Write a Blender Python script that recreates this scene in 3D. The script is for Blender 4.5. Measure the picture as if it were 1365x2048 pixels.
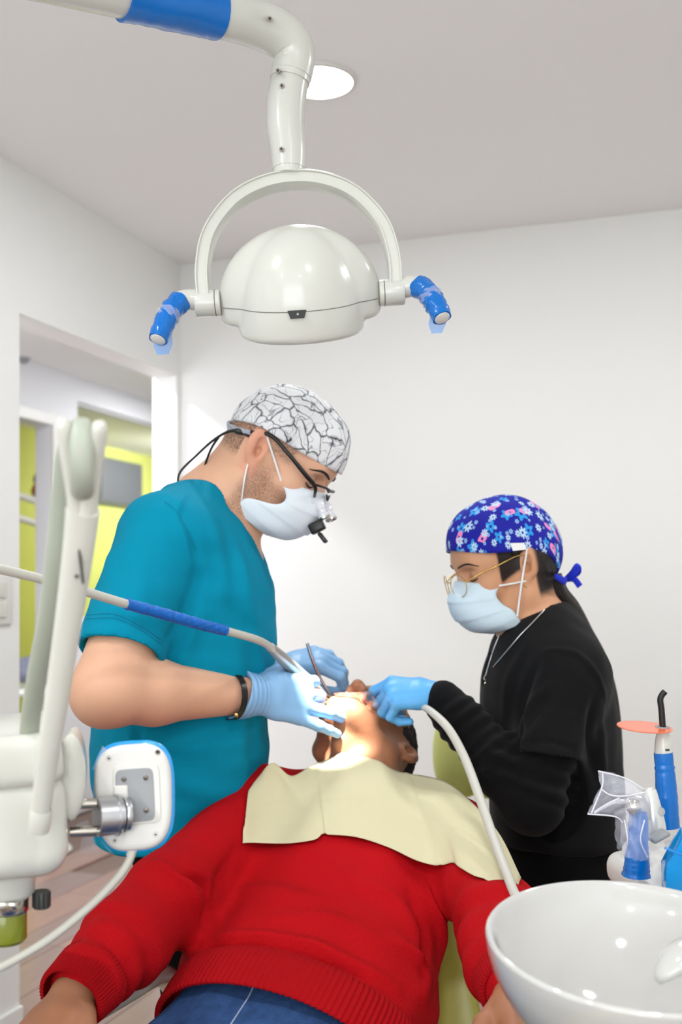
import bpy, bmesh, math, random
import numpy as np
from mathutils import Vector, Matrix
from mathutils.bvhtree import BVHTree

random.seed(7)
for _o in list(bpy.data.objects):
    bpy.data.objects.remove(_o)
SC = bpy.context.scene
COL = SC.collection

# ------------------------------------------------------------------ camera
F_PX, EYE, CX, CY = 2150.0, 1.28, 682.5, 1180.0
cam_d = bpy.data.cameras.new('camera')
cam = bpy.data.objects.new('camera', cam_d)
COL.objects.link(cam)
cam.location = (0, 0, EYE)
cam.rotation_euler = (math.pi/2, 0, 0)
cam_d.sensor_fit = 'VERTICAL'
cam_d.sensor_height = 36.0
cam_d.sensor_width = 24.0
cam_d.lens = 36.0*F_PX/2048.0
cam_d.shift_y = (CY-1024.0)/2048.0
cam_d.clip_start = 0.02
cam_d.dof.use_dof = True
cam_d.dof.focus_distance = 1.6
cam_d.dof.aperture_fstop = 4.0
SC.camera = cam

# ------------------------------------------------------------------ world, exposure
world = bpy.data.worlds.new('world')
SC.world = world
world.use_nodes = True
world.node_tree.nodes['Background'].inputs[0].default_value = (0.9, 0.95, 1.0, 1)
world.node_tree.nodes['Background'].inputs[1].default_value = 0.6
SC.view_settings.view_transform = 'Standard'
SC.view_settings.look = 'None'
SC.view_settings.gamma = 1.0
SC.view_settings.use_curve_mapping = False
SC.view_settings.exposure = 0.56
SC.cycles.max_bounces = 7
SC.cycles.glossy_bounces = 3
SC.cycles.transmission_bounces = 5
SC.cycles.transparent_max_bounces = 8
SC.cycles.caustics_reflective = False
SC.cycles.caustics_refractive = False

# room frame: corner C between left and back wall, W runs along the back wall, D runs away from camera
TH = math.radians(19.3)
D = Vector((math.sin(TH), math.cos(TH), 0))
W = Vector((math.cos(TH), -math.sin(TH), 0))
C = Vector((-0.604, 4.035, 0))
CEIL = 2.5

def R(s, t, z):
    return C + W*s - D*t + Vector((0, 0, z))

def P(px, py, Y):
    """world point that the photograph shows at pixel px,py when it stands Y metres in front of the camera"""
    return Vector(((px-CX)/F_PX*Y, Y, EYE-(py-CY)/F_PX*Y))

def area_light(name, loc, energy, size, color=(1, 1, 1), size_y=None, aim=None, shape='DISK', parent=None):
    l = bpy.data.lights.new(name, 'AREA')
    l.energy = energy
    l.color = color
    l.shape = shape
    l.size = size
    if size_y:
        l.size_y = size_y
    o = bpy.data.objects.new(name, l)
    COL.objects.link(o)
    o.location = loc
    if aim is not None:
        o.rotation_euler = (Vector(aim)-Vector(loc)).to_track_quat('-Z', 'Y').to_euler()
    return o

# daylight from an unseen window behind the photographer, tipped up to brighten the ceiling
area_light('window_daylight', R(1.9, 5.72, 1.45), 36, 2.3, (0.94, 0.975, 1.0), 1.35, R(1.6, 2.9, 2.5), 'RECTANGLE')
# daylight of the corridor outside the door
area_light('corridor_daylight', R(-0.85, 3.6, 1.6), 30, 1.2, (0.93, 0.95, 1.0), 1.6, R(-0.75, -2.0, 1.35), 'RECTANGLE')
area_light('green_room_light', R(-1.85, -4.4, 2.42), 34, 0.4, (1, 1, 0.97), None, R(-2.9, -4.6, 0.9))
LAMP_POWER = 18.0
DOWNLIGHT_POWER = 6.0

# ------------------------------------------------------------------ material helpers
def lin(c):
    return tuple(((v/255.0)/12.92 if v/255.0 <= 0.04045 else ((v/255.0+0.055)/1.055)**2.4) for v in c)

def mat(name, rgb, rough=0.5, metal=0.0, spec=0.5, bump=0.0, bscale=200.0, bdetail=3.0, var=0.0, vscale=6.0,
        coat=0.0, trans=0.0, alpha=1.0, sss=0.0, ior=1.45, sheen=0.0, emit=None, estr=0.0, stretch=None):
    m = bpy.data.materials.new(name)
    m.use_nodes = True
    nt = m.node_tree
    b = nt.nodes['Principled BSDF']
    col = lin(rgb)
    b.inputs['Base Color'].default_value = (*col, 1)
    b.inputs['Roughness'].default_value = rough
    b.inputs['Metallic'].default_value = metal
    b.inputs['Specular IOR Level'].default_value = spec
    b.inputs['IOR'].default_value = ior
    if coat:
        b.inputs['Coat Weight'].default_value = coat
        b.inputs['Coat Roughness'].default_value = 0.05
    if trans:
        b.inputs['Transmission Weight'].default_value = trans
    if alpha < 1:
        b.inputs['Alpha'].default_value = alpha
    if sss:
        b.inputs['Subsurface Weight'].default_value = sss
        b.inputs['Subsurface Radius'].default_value = (0.012, 0.005, 0.003)
        b.inputs['Subsurface Scale'].default_value = 1.0
    if sheen:
        b.inputs['Sheen Weight'].default_value = sheen
        b.inputs['Sheen Roughness'].default_value = 0.5
    if emit:
        b.inputs['Emission Color'].default_value = (*lin(emit), 1)
        b.inputs['Emission Strength'].default_value = estr
    if bump or var:
        tc = nt.nodes.new('ShaderNodeTexCoord')
        src = tc.outputs['Object']
        if stretch:
            mp = nt.nodes.new('ShaderNodeMapping')
            mp.inputs['Scale'].default_value = stretch
            nt.links.new(src, mp.inputs['Vector'])
            src = mp.outputs['Vector']
        if bump:
            n = nt.nodes.new('ShaderNodeTexNoise')
            n.inputs['Scale'].default_value = bscale
            n.inputs['Detail'].default_value = bdetail
            nt.links.new(src, n.inputs['Vector'])
            bn = nt.nodes.new('ShaderNodeBump')
            bn.inputs['Strength'].default_value = bump
            bn.inputs['Distance'].default_value = 0.002
            nt.links.new(n.outputs['Fac'], bn.inputs['Height'])
            nt.links.new(bn.outputs['Normal'], b.inputs['Normal'])
        if var:
            n2 = nt.nodes.new('ShaderNodeTexNoise')
            n2.inputs['Scale'].default_value = vscale
            n2.inputs['Detail'].default_value = 4
            nt.links.new(src, n2.inputs['Vector'])
            mx = nt.nodes.new('ShaderNodeMix')
            mx.data_type = 'RGBA'
            mx.inputs['A'].default_value = (*[c*(1-var) for c in col], 1)
            mx.inputs['B'].default_value = (*[min(1, c*(1+var)) for c in col], 1)
            nt.links.new(n2.outputs['Fac'], mx.inputs['Factor'])
            nt.links.new(mx.outputs['Result'], b.inputs['Base Color'])
    return m

def attr_mix(m, attr, rgb, noise=0.0, nscale=400.0, rough=None):
    """blend a second colour into a material where the named point attribute says so (hair, stubble, lips)"""
    nt = m.node_tree
    b = nt.nodes['Principled BSDF']
    at = nt.nodes.new('ShaderNodeAttribute')
    at.attribute_name = attr
    fac = at.outputs['Fac']
    if noise:
        tc = nt.nodes.new('ShaderNodeTexCoord')
        n = nt.nodes.new('ShaderNodeTexNoise')
        n.inputs['Scale'].default_value = nscale
        n.inputs['Detail'].default_value = 4
        nt.links.new(tc.outputs['Object'], n.inputs['Vector'])
        mr = nt.nodes.new('ShaderNodeMapRange')
        mr.inputs['From Min'].default_value = 0.5-noise/2
        mr.inputs['From Max'].default_value = 0.5+noise/2
        nt.links.new(n.outputs['Fac'], mr.inputs['Value'])
        mu = nt.nodes.new('ShaderNodeMath')
        mu.operation = 'MULTIPLY'
        nt.links.new(fac, mu.inputs[0])
        nt.links.new(mr.outputs['Result'], mu.inputs[1])
        fac = mu.outputs[0]
    mx = nt.nodes.new('ShaderNodeMix')
    mx.data_type = 'RGBA'
    bc = b.inputs['Base Color']
    if bc.is_linked:
        nt.links.new(bc.links[0].from_socket, mx.inputs['A'])
    else:
        mx.inputs['A'].default_value = bc.default_value
    mx.inputs['B'].default_value = (*lin(rgb), 1)
    nt.links.new(fac, mx.inputs['Factor'])
    nt.links.new(mx.outputs['Result'], bc)
    return m

# ------------------------------------------------------------------ object helpers
def link(o, parent=None):
    COL.objects.link(o)
    if parent is not None:
        o.parent = parent
        if parent.type == 'EMPTY' or parent.matrix_parent_inverse is not None:
            o.matrix_parent_inverse = world_mat(parent).inverted()
    return o

def world_mat(o):
    m = Matrix.LocRotScale(o.location, o.rotation_euler, o.scale)
    if o.parent is not None:
        return world_mat(o.parent) @ o.matrix_parent_inverse @ m
    return m

def thing(name, label, cat, loc=(0, 0, 0), group=None):
    o = bpy.data.objects.new(name, None)
    o.empty_display_size = 0.05
    COL.objects.link(o)
    o.location = loc
    o['label'] = label
    o['category'] = cat
    if group:
        o['group'] = group
    return o

def tag(o, label, cat, group=None):
    o['label'] = label
    o['category'] = cat
    if group:
        o['group'] = group
    return o

def struct(o, label=None):
    o['kind'] = 'structure'
    if label:
        o['label'] = label
    return o

def mk(name, verts, faces, m, parent=None, smooth=True, uv=None):
    me = bpy.data.meshes.new(name)
    me.from_pydata([tuple(v) for v in verts], [], [tuple(f) for f in faces])
    if smooth:
        me.polygons.foreach_set('use_smooth', [True]*len(me.polygons))
    if uv is not None:
        ul = me.uv_layers.new(name='UVMap')
        for lp in me.loops:
            ul.data[lp.index].uv = uv[lp.vertex_index]
    me.materials.append(m)
    me.update()
    return link(bpy.data.objects.new(name, me), parent)

def from_bm(name, bm, m, parent=None, smooth=True, angle=0.6):
    me = bpy.data.meshes.new(name)
    bm.to_mesh(me)
    bm.free()
    if smooth:
        me.polygons.foreach_set('use_smooth', [True]*len(me.polygons))
        try:
            me.set_sharp_from_angle(angle=angle)
        except Exception:
            pass
    me.materials.append(m)
    return link(bpy.data.objects.new(name, me), parent)

def frame(x=None, z=None, o=(0, 0, 0)):
    """matrix with local x along x, local z near z"""
    x = Vector(x).normalized()
    z = Vector(z)
    z = (z - x*z.dot(x)).normalized()
    y = z.cross(x)
    M = Matrix((x, y, z)).transposed().to_4x4()
    M.translation = Vector(o)
    return M

def rbox(name, size, M, m, parent=None, bev=0.004, seg=3):
    bm = bmesh.new()
    bmesh.ops.create_cube(bm, size=1.0)
    bmesh.ops.scale(bm, vec=size, verts=bm.verts)
    if bev:
        bmesh.ops.bevel(bm, geom=bm.edges[:], offset=min(bev, min(size)*0.49), segments=seg, affect='EDGES', profile=0.5)
    bmesh.ops.transform(bm, matrix=M, verts=bm.verts)
    return from_bm(name, bm, m, parent, True, 0.9)

RM = Matrix((W, -D, Vector((0, 0, 1)))).transposed().to_4x4()   # room frame is left-handed (s,t,z): boxes only
def box_room(name, s0, s1, t0, t1, z0, z1, m, parent=None, bev=0.0):
    q = [R(s, t, z) for z in (z0, z1) for s, t in ((s0, t0), (s1, t0), (s1, t1), (s0, t1))]
    f = [(0, 1, 2, 3), (7, 6, 5, 4), (0, 4, 5, 1), (1, 5, 6, 2), (2, 6, 7, 3), (3, 7, 4, 0)]
    bm = bmesh.new()
    vs = [bm.verts.new(v) for v in q]
    for a in f:
        bm.faces.new([vs[i] for i in a])
    bmesh.ops.recalc_face_normals(bm, faces=bm.faces)
    if bev:
        bmesh.ops.bevel(bm, geom=bm.edges[:], offset=bev, segments=2, affect='EDGES')
    return from_bm(name, bm, m, parent, False)

def crom(pts, n=8):
    """Catmull-Rom through points (tuples of any length)"""
    p = np.array([tuple(q) for q in pts], float)
    if len(p) < 3:
        return np.array([p[0]+(p[1]-p[0])*i/n for i in range(n+1)])
    e = np.vstack([2*p[0]-p[1], p, 2*p[-1]-p[-2]])
    out = []
    for i in range(1, len(e)-2):
        for k in range(n):
            t = k/n
            a, b, c, d = e[i-1], e[i], e[i+1], e[i+2]
            out.append(0.5*((2*b)+(-a+c)*t+(2*a-5*b+4*c-d)*t*t+(-a+3*b-3*c+d)*t**3))
    out.append(p[-1])
    return np.array(out)

def tube(name, pts, rad, m, parent=None, seg=16, n=8, up=None, flat=None, caps=True, mod=None, smooth_path=True):
    """swept tube; rad a number or one per point; flat = (ru, rv) multipliers; mod(a, s) radius factor"""
    pts = [Vector(p) for p in pts]
    if not hasattr(rad, '__len__'):
        rad = [rad]*len(pts)
    q = np.array([(*p, r) for p, r in zip(pts, rad)])
    q = crom(q, n) if smooth_path else q
    X = q[:, :3]
    T = np.gradient(X, axis=0)
    T /= np.linalg.norm(T, axis=1)[:, None]+1e-12
    u = np.array(up if up is not None else (0, 0, 1), float)
    if abs(np.dot(u, T[0])) > 0.95 and up is None:
        u = np.array((1.0, 0, 0))
    u = u-T[0]*np.dot(u, T[0])
    u /= np.linalg.norm(u)
    verts, faces = [], []
    L = np.concatenate([[0], np.cumsum(np.linalg.norm(np.diff(X, axis=0), axis=1))])
    for i in range(len(X)):
        u = u-T[i]*np.dot(u, T[i])
        u /= np.linalg.norm(u)+1e-12
        v = np.cross(T[i], u)
        for k in range(seg):
            a = 2*math.pi*k/seg
            r = q[i, 3]
            if mod:
                r *= mod(a, L[i]/L[-1])
            fu, fv = flat if flat else (1, 1)
            verts.append(X[i]+u*math.cos(a)*r*fu+v*math.sin(a)*r*fv)
    N = len(X)
    for i in range(N-1):
        for k in range(seg):
            faces.append((i*seg+k, i*seg+(k+1) % seg, (i+1)*seg+(k+1) % seg, (i+1)*seg+k))
    if caps:
        faces.append(tuple(range(seg))[::-1])
        faces.append(tuple((N-1)*seg+k for k in range(seg)))
    bm = bmesh.new()
    vs = [bm.verts.new(v) for v in verts]
    for f in faces:
        bm.faces.new([vs[i] for i in f])
    return from_bm(name, bm, m, parent, True, 1.0)

def lathe(name, prof, M, m, parent=None, seg=32, angle=0.7):
    """prof: list of (r, z) revolved about local z"""
    bm = bmesh.new()
    rings = []
    for r, z in prof:
        if r < 1e-6:
            rings.append([bm.verts.new(M @ Vector((0, 0, z)))])
        else:
            rings.append([bm.verts.new(M @ Vector((r*math.cos(2*math.pi*k/seg), r*math.sin(2*math.pi*k/seg), z))) for k in range(seg)])
    for a, b in zip(rings, rings[1:]):
        for k in range(seg):
            k2 = (k+1) % seg
            if len(a) == 1 and len(b) == 1:
                continue
            if len(a) == 1:
                bm.faces.new((a[0], b[k2], b[k]))
            elif len(b) == 1:
                bm.faces.new((a[k], a[k2], b[0]))
            else:
                bm.faces.new((a[k], a[k2], b[k2], b[k]))
    bmesh.ops.recalc_face_normals(bm, faces=bm.faces)
    return from_bm(name, bm, m, parent, True, angle)

def axisM(a, b):
    """frame at a with local z towards b"""
    a, b = Vector(a), Vector(b)
    M = (b-a).to_track_quat('Z', 'Y').to_matrix().to_4x4()
    M.translation = a
    return M

def cyl(name, a, b, r, m, parent=None, seg=24, bev=0.0):
    L = (Vector(b)-Vector(a)).length
    e = min(bev, r*0.9, L*0.45)
    if e:
        prof = [(0, 0), (r-e, 0), (r-e*0.3, e*0.3), (r, e), (r, L-e), (r-e*0.3, L-e*0.3), (r-e, L), (0, L)]
    else:
        prof = [(0, 0), (r, 0), (r, L), (0, L)]
    return lathe(name, prof, axisM(a, b), m, parent, seg)

def screw(c, n, r, m, parent, name='screw'):
    """small cross-head screw: domed head with a recessed cross of two slots"""
    M = axisM(c, Vector(c)+Vector(n))
    o = lathe(name, [(0, 0), (r, 0), (r, r*0.3), (r*0.75, r*0.6), (r*0.3, r*0.7), (0.0, r*0.7)], M, m, parent, 14)
    for k in (0, 1):
        S = M @ Matrix.Rotation(k*math.pi/2+0.4, 4, 'Z') @ Matrix.Translation((0, 0, r*0.68))
        rbox('slot', (r*1.1, r*0.28, r*0.12), S, MAT['dark'], o, 0)
    return o

# ------------------------------------------------------------------ implicit surfaces for bodies and cloth
class Blob:
    def __init__(s, h=0.004):
        s.h = h
        s.pr = []
    def add(s, a, b, ra, rb=None, k=0.02, u=(0, 1, 0), op='+'):
        """tapered limb from a to b. ra, rb: radius, or (radius along u, radius across)"""
        rb = ra if rb is None else rb
        ra = ra if hasattr(ra, '__len__') else (ra, ra)
        rb = rb if hasattr(rb, '__len__') else (rb, rb)
        a, b = np.array(a, float), np.array(b, float)
        if np.linalg.norm(b-a) < 1e-6:
            b = b+np.array((0, 0, 1e-4))
        s.pr.append((op, 'c', k, a, b, ra, rb, np.array(u, float)))
        return s
    def ell(s, c, r, M=None, k=0.02, op='+'):
        A = np.array(M.to_3x3().transposed()) if M is not None else np.eye(3)
        A = A/np.linalg.norm(A, axis=1)[:, None]
        s.pr.append((op, 'e', k, np.array(c, float), np.array(r, float), A))
        return s
    def cut(s, p, n, c, rad, k=0.004):
        """remove what lies beyond plane p,n inside the ball c,rad"""
        n = np.array(n, float)
        s.pr.append(('-', 'p', k, np.array(p, float), n/np.linalg.norm(n), np.array(c, float), rad))
        return s
    def bb(s, q):
        if q[1] == 'c':
            m = max(*q[5], *q[6])
            return np.minimum(q[3], q[4])-m, np.maximum(q[3], q[4])+m
        if q[1] == 'e':
            m = (np.abs(q[5])*q[4][:, None]).sum(0)
            m = np.minimum(m, q[4].max())
            return q[3]-m, q[3]+m
        return q[5]-q[6], q[5]+q[6]
    def dist(s, q, X, Y, Z):
        if q[1] == 'c':
            a, b, ra, rb, u = q[3:8]
            ab = b-a
            L = np.linalg.norm(ab)
            x, y, z = X-a[0], Y-a[1], Z-a[2]
            t = np.clip((x*ab[0]+y*ab[1]+z*ab[2])/(L*L), 0, 1)
            x, y, z = x-t*ab[0], y-t*ab[1], z-t*ab[2]
            if ra[0] == ra[1] and rb[0] == rb[1]:
                return np.sqrt(x*x+y*y+z*z)-(ra[0]+(rb[0]-ra[0])*t)
            w = ab/L
            u = u-w*np.dot(u, w)
            u = u/np.linalg.norm(u)
            v = np.cross(w, u)
            du, dv, dw = x*u[0]+y*u[1]+z*u[2], x*v[0]+y*v[1]+z*v[2], x*w[0]+y*w[1]+z*w[2]
            ru, rv = ra[0]+(rb[0]-ra[0])*t, ra[1]+(rb[1]-ra[1])*t
            rw = np.minimum(ru, rv)
        elif q[1] == 'e':
            c, r, A = q[3:6]
            x, y, z = X-c[0], Y-c[1], Z-c[2]
            du, dv, dw = (x*A[i][0]+y*A[i][1]+z*A[i][2] for i in range(3))
            ru, rv, rw = r
        else:
            p, n, c, rad = q[3:7]
            h = -((X-p[0])*n[0]+(Y-p[1])*n[1]+(Z-p[2])*n[2])
            return np.maximum(h, np.sqrt((X-c[0])**2+(Y-c[1])**2+(Z-c[2])**2)-rad)
        k0 = np.sqrt((du/ru)**2+(dv/rv)**2+(dw/rw)**2)
        k1 = np.sqrt((du/ru**2)**2+(dv/rv**2)**2+(dw/rw**2)**2)+1e-9
        return k0*(k0-1)/k1
    def mesh(s, name, m, parent=None, disp=None, attrs=None, smooth=2, clip=None):
        h = s.h
        lo = np.min([s.bb(q)[0] for q in s.pr if q[0] == '+'], 0)-4*h
        hi = np.max([s.bb(q)[1] for q in s.pr if q[0] == '+'], 0)+4*h
        if clip is not None:
            lo, hi = np.maximum(lo, clip[0]), np.minimum(hi, clip[1])
        n = np.ceil((hi-lo)/h).astype(int)+1
        F = np.full(n, 0.2, np.float32)
        ax = [(lo[i]+h*np.arange(n[i])).astype(np.float32) for i in range(3)]
        for q in s.pr:
            k = q[2]
            b0, b1 = s.bb(q)
            pad = k+4*h
            i0 = np.clip(np.floor((b0-pad-lo)/h).astype(int), 0, n)
            i1 = np.clip(np.ceil((b1+pad-lo)/h).astype(int)+1, 0, n)
            if np.any(i1 <= i0):
                continue
            sl = tuple(slice(i0[i], i1[i]) for i in range(3))
            d = s.dist(q, ax[0][sl[0]][:, None, None], ax[1][sl[1]][None, :, None], ax[2][sl[2]][None, None, :]).astype(np.float32)
            f = F[sl]
            if q[0] == '+':
                e = np.maximum(k-np.abs(f-d), 0)
                F[sl] = np.minimum(f, d)-e*e/(4*k)
            else:
                d = -d
                e = np.maximum(k-np.abs(f-d), 0)
                F[sl] = np.maximum(f, d)+e*e/(4*k)
        F[0], F[-1] = 0.2, 0.2
        F[:, 0], F[:, -1] = 0.2, 0.2
        F[:, :, 0], F[:, :, -1] = 0.2, 0.2
        S = F < 0
        cnt = np.zeros(n-1, np.int8)
        for dx in (0, 1):
            for dy in (0, 1):
                for dz in (0, 1):
                    cnt += S[dx:n[0]-1+dx, dy:n[1]-1+dy, dz:n[2]-1+dz]
        act = (cnt > 0) & (cnt < 8)
        I = np.argwhere(act)
        idx = np.full(n-1, -1, np.int32)
        idx[act] = np.arange(len(I))
        cor = np.array([(a, b, c) for a in (0, 1) for b in (0, 1) for c in (0, 1)])
        V = np.stack([F[I[:, 0]+c[0], I[:, 1]+c[1], I[:, 2]+c[2]] for c in cor], 1)
        acc = np.zeros((len(I), 3))
        num = np.zeros(len(I))
        for i in range(8):
            for j in range(i+1, 8):
                if np.abs(cor[i]-cor[j]).sum() != 1:
                    continue
                mk_ = (V[:, i] < 0) != (V[:, j] < 0)
                t = np.where(mk_, V[:, i]/np.where(mk_, V[:, i]-V[:, j], 1), 0)
                acc += np.where(mk_[:, None], cor[i]+t[:, None]*(cor[j]-cor[i]), 0)
                num += mk_
        pos = lo+h*(I+acc/num[:, None])
        nor = np.stack([(V[:, [4, 5, 6, 7]].sum(1)-V[:, [0, 1, 2, 3]].sum(1)),
                        (V[:, [2, 3, 6, 7]].sum(1)-V[:, [0, 1, 4, 5]].sum(1)),
                        (V[:, [1, 3, 5, 7]].sum(1)-V[:, [0, 2, 4, 6]].sum(1))], 1)
        nor /= np.linalg.norm(nor, axis=1)[:, None]+1e-9
        quads = []
        for axn in range(3):
            o1, o2 = [(1, 2), (2, 0), (0, 1)][axn]
            sa = [slice(None)]*3
            sb = [slice(None)]*3
            sa[axn] = slice(0, -1)
            sb[axn] = slice(1, None)
            A_, B_ = S[tuple(sa)], S[tuple(sb)]
            E_ = np.argwhere(A_ != B_)
            flip = A_[E_[:, 0], E_[:, 1], E_[:, 2]]
            c = []
            for (p, r) in ((1, 1), (0, 1), (0, 0), (1, 0)):
                q = E_.copy()
                q[:, o1] -= p
                q[:, o2] -= r
                c.append(idx[q[:, 0], q[:, 1], q[:, 2]])
            c = np.stack(c, 1)
            c[~flip] = c[~flip][:, ::-1]
            quads.append(c)
        quads = np.concatenate(quads)
        quads = quads[(quads >= 0).all(1)]
        # relax the voxel stepping
        E = np.concatenate([quads[:, [0, 1]], quads[:, [1, 2]], quads[:, [2, 3]], quads[:, [3, 0]]])
        deg = np.bincount(E.ravel(), minlength=len(pos)).astype(float)[:, None]
        for it in range(smooth):
            a = np.zeros_like(pos)
            for c in range(3):
                a[:, c] = np.bincount(E[:, 0], pos[E[:, 1], c], len(pos))+np.bincount(E[:, 1], pos[E[:, 0], c], len(pos))
            pos = pos*0.5+0.5*a/np.maximum(deg, 1)
        if disp is not None:
            pos = pos+nor*disp(pos, nor)[:, None]
        me = bpy.data.meshes.new(name)
        me.vertices.add(len(pos))
        me.vertices.foreach_set('co', pos.astype(np.float32).ravel())
        me.loops.add(quads.size)
        me.loops.foreach_set('vertex_index', quads.astype(np.int32).ravel())
        me.polygons.add(len(quads))
        me.polygons.foreach_set('loop_start', np.arange(0, quads.size, 4, dtype=np.int32))
        me.polygons.foreach_set('use_smooth', np.ones(len(quads), bool))
        me.update(calc_edges=True)
        me.validate()
        if attrs:
            for nm, fn in attrs.items():
                at = me.attributes.new(nm, 'FLOAT', 'POINT')
                at.data.foreach_set('value', fn(pos).astype(np.float32))
        me.materials.append(m)
        return link(bpy.data.objects.new(name, me), parent)

def seg_dist(p, a, b):
    a, b = np.array(a, float), np.array(b, float)
    ab = b-a
    t = np.clip(((p-a)@ab)/(ab@ab+1e-12), 0, 1)
    return np.linalg.norm(p-a-t[:, None]*ab, axis=1), t

def folds(lst):
    """cloth folds: (polyline points, height, half width)"""
    def f(p, n):
        o = np.zeros(len(p))
        for pts, amp, w in lst:
            q = crom(pts, 5) if len(pts) > 2 else np.array([tuple(v) for v in pts])
            best = np.full(len(p), 9.0)
            tt = np.zeros(len(p))
            m = (p > q.min(0)-3*w).all(1) & (p < q.max(0)+3*w).all(1)
            if not m.any():
                continue
            pm = p[m]
            bm_ = np.full(len(pm), 9.0)
            tm = np.zeros(len(pm))
            for i in range(len(q)-1):
                d, t = seg_dist(pm, q[i], q[i+1])
                c = d < bm_
                bm_ = np.where(c, d, bm_)
                tm = np.where(c, (i+t)/(len(q)-1), tm)
            o[m] += amp*np.exp(-(bm_/w)**2)*np.sin(np.pi*np.clip(tm*0.9+0.05, 0, 1))**0.5
        return o
    return f

def wob(seed, scale, amp, n=7):
    rs = np.random.RandomState(seed)
    K = rs.normal(size=(n, 3))*scale
    ph = rs.uniform(0, 6.28, n)
    def f(p, nn):
        return amp*np.sin(p@K.T+ph).sum(1)/math.sqrt(n)
    return f

def rings(a, b, amp, num, seed=0, skew=0.8):
    """bunched wrinkles round a sleeve between a and b"""
    rs = np.random.RandomState(seed)
    a, b = np.array(a, float), np.array(b, float)
    ab = b-a
    L = np.linalg.norm(ab)
    K = rs.normal(size=(4, 3))*9
    ph = rs.uniform(0, 6.28, 4)
    def f(p, nn):
        t = ((p-a)@ab)/(L*L)
        d, _ = seg_dist(p, a, b)
        w = np.clip(t*4, 0, 1)*np.clip((1-t)*4, 0, 1)*(d < 0.11)
        wn = np.sin(p@K.T+ph).sum(1)*skew
        return amp*w*np.sin(2*np.pi*num*t+wn)
    return f

def sumd(*fs):
    return lambda p, n: sum(f(p, n) for f in fs)

# ------------------------------------------------------------------ materials
MAT = {}
MAT['dark'] = mat('dark recess', (25, 25, 25), 0.6)
MAT['wall'] = mat('white wall paint', (239, 239, 237), 0.75, bump=0.08, bscale=90, spec=0.3)
MAT['wall_cool'] = mat('corridor wall paint', (232, 232, 236), 0.7, spec=0.3)
MAT['ceiling'] = mat('ceiling paint', (246, 245, 244), 0.85, spec=0.2)
MAT['green'] = mat('lime green wall paint', (178, 182, 84), 0.7, spec=0.3)
MAT['plastic'] = mat('white equipment plastic', (212, 212, 203), 0.22, spec=0.5, coat=0.3)
MAT['lamp_plastic'] = mat('ivory white lamp plastic', (205, 206, 198), 0.24, spec=0.5, coat=0.25)
MAT['plastic_matt'] = mat('white satin plastic', (220, 218, 213), 0.4)
MAT['grey_hose'] = mat('grey hose rubber', (196, 194, 184), 0.45)
MAT['grey_green'] = mat('grey green hose rubber', (168, 174, 160), 0.5)  # even grey green of the roller and the hung hose
MAT['film'] = mat('blue barrier film', (0, 106, 192), 0.25, bump=0.6, bscale=35, spec=0.45, coat=0.15)
MAT['film_light'] = mat('light blue barrier film', (20, 150, 225), 0.16, bump=0.5, bscale=40, spec=0.6, coat=0.4)
MAT['film_clear'] = mat('thin blue barrier film', (40, 150, 235), 0.12, spec=0.6, alpha=0.55, coat=0.3)
MAT['clear'] = mat('clear plastic bag', (235, 236, 248), 0.08, spec=0.8, alpha=0.26, bump=0.7, bscale=45, coat=0.6)
MAT['clear2'] = mat('clear plastic crease', (245, 245, 252), 0.1, spec=0.8, alpha=0.6, coat=0.6)
MAT['retract'] = mat('clear retractor plastic', (240, 240, 248), 0.05, spec=0.5, alpha=0.25, trans=1.0)
MAT['retract_rim'] = mat('clear retractor rim', (240, 240, 248), 0.05, spec=0.5, alpha=0.5, trans=1.0)
MAT['alu'] = mat('brushed aluminium', (196, 198, 202), 0.32, metal=1.0, bump=0.05, bscale=300)
MAT['steel'] = mat('polished steel', (200, 196, 186), 0.16, metal=1.0)
MAT['plate'] = mat('grey painted plate', (150, 153, 156), 0.5, bump=0.03)
MAT['screw'] = mat('nickel screw', (150, 142, 132), 0.3, metal=1.0)
MAT['black'] = mat('black plastic', (14, 14, 15), 0.35)
MAT['knob'] = mat('dark grey knob', (70, 72, 70), 0.5)
MAT['ceramic'] = mat('white glazed ceramic', (196, 195, 192), 0.08, spec=0.6, coat=0.8)
MAT['vinyl'] = mat('olive green vinyl', (170, 165, 74), 0.38, bump=0.08, bscale=500)
MAT['vinyl_pale'] = mat('pale green vinyl', (196, 200, 112), 0.4)
MAT['orange'] = mat('orange acrylic', (255, 128, 84), 0.08, alpha=0.72, spec=0.6)
MAT['glass'] = mat('pane glass', (225, 240, 228), 0.03, alpha=0.05, spec=0.4)
MAT['lens'] = mat('spectacle lens', (240, 244, 250), 0.03, alpha=0.16, spec=0.8)
MAT['gold'] = mat('gold wire', (206, 170, 98), 0.22, metal=1.0)
MAT['light'] = mat('lamp diffuser', (255, 255, 255), 0.4, emit=(255, 253, 248), estr=14.0)
MAT['led'] = mat('dental lamp window', (255, 255, 255), 0.3, emit=(255, 246, 228), estr=10.0)
MAT['green_fluid'] = mat('amber green bowl plastic', (120, 128, 30), 0.2, coat=0.4)
# ------------------------------------------------------------------ the room
def px_on_s(px, py, s):
    """room coordinates (t, z) where the sight line of a pixel meets the plane s = const"""
    d = Vector(((px-CX)/F_PX, 1.0, -(py-CY)/F_PX))
    k = (s+C.dot(W))/d.dot(W)
    p = d*k
    return (C-p).dot(D), EYE+p.z

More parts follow.
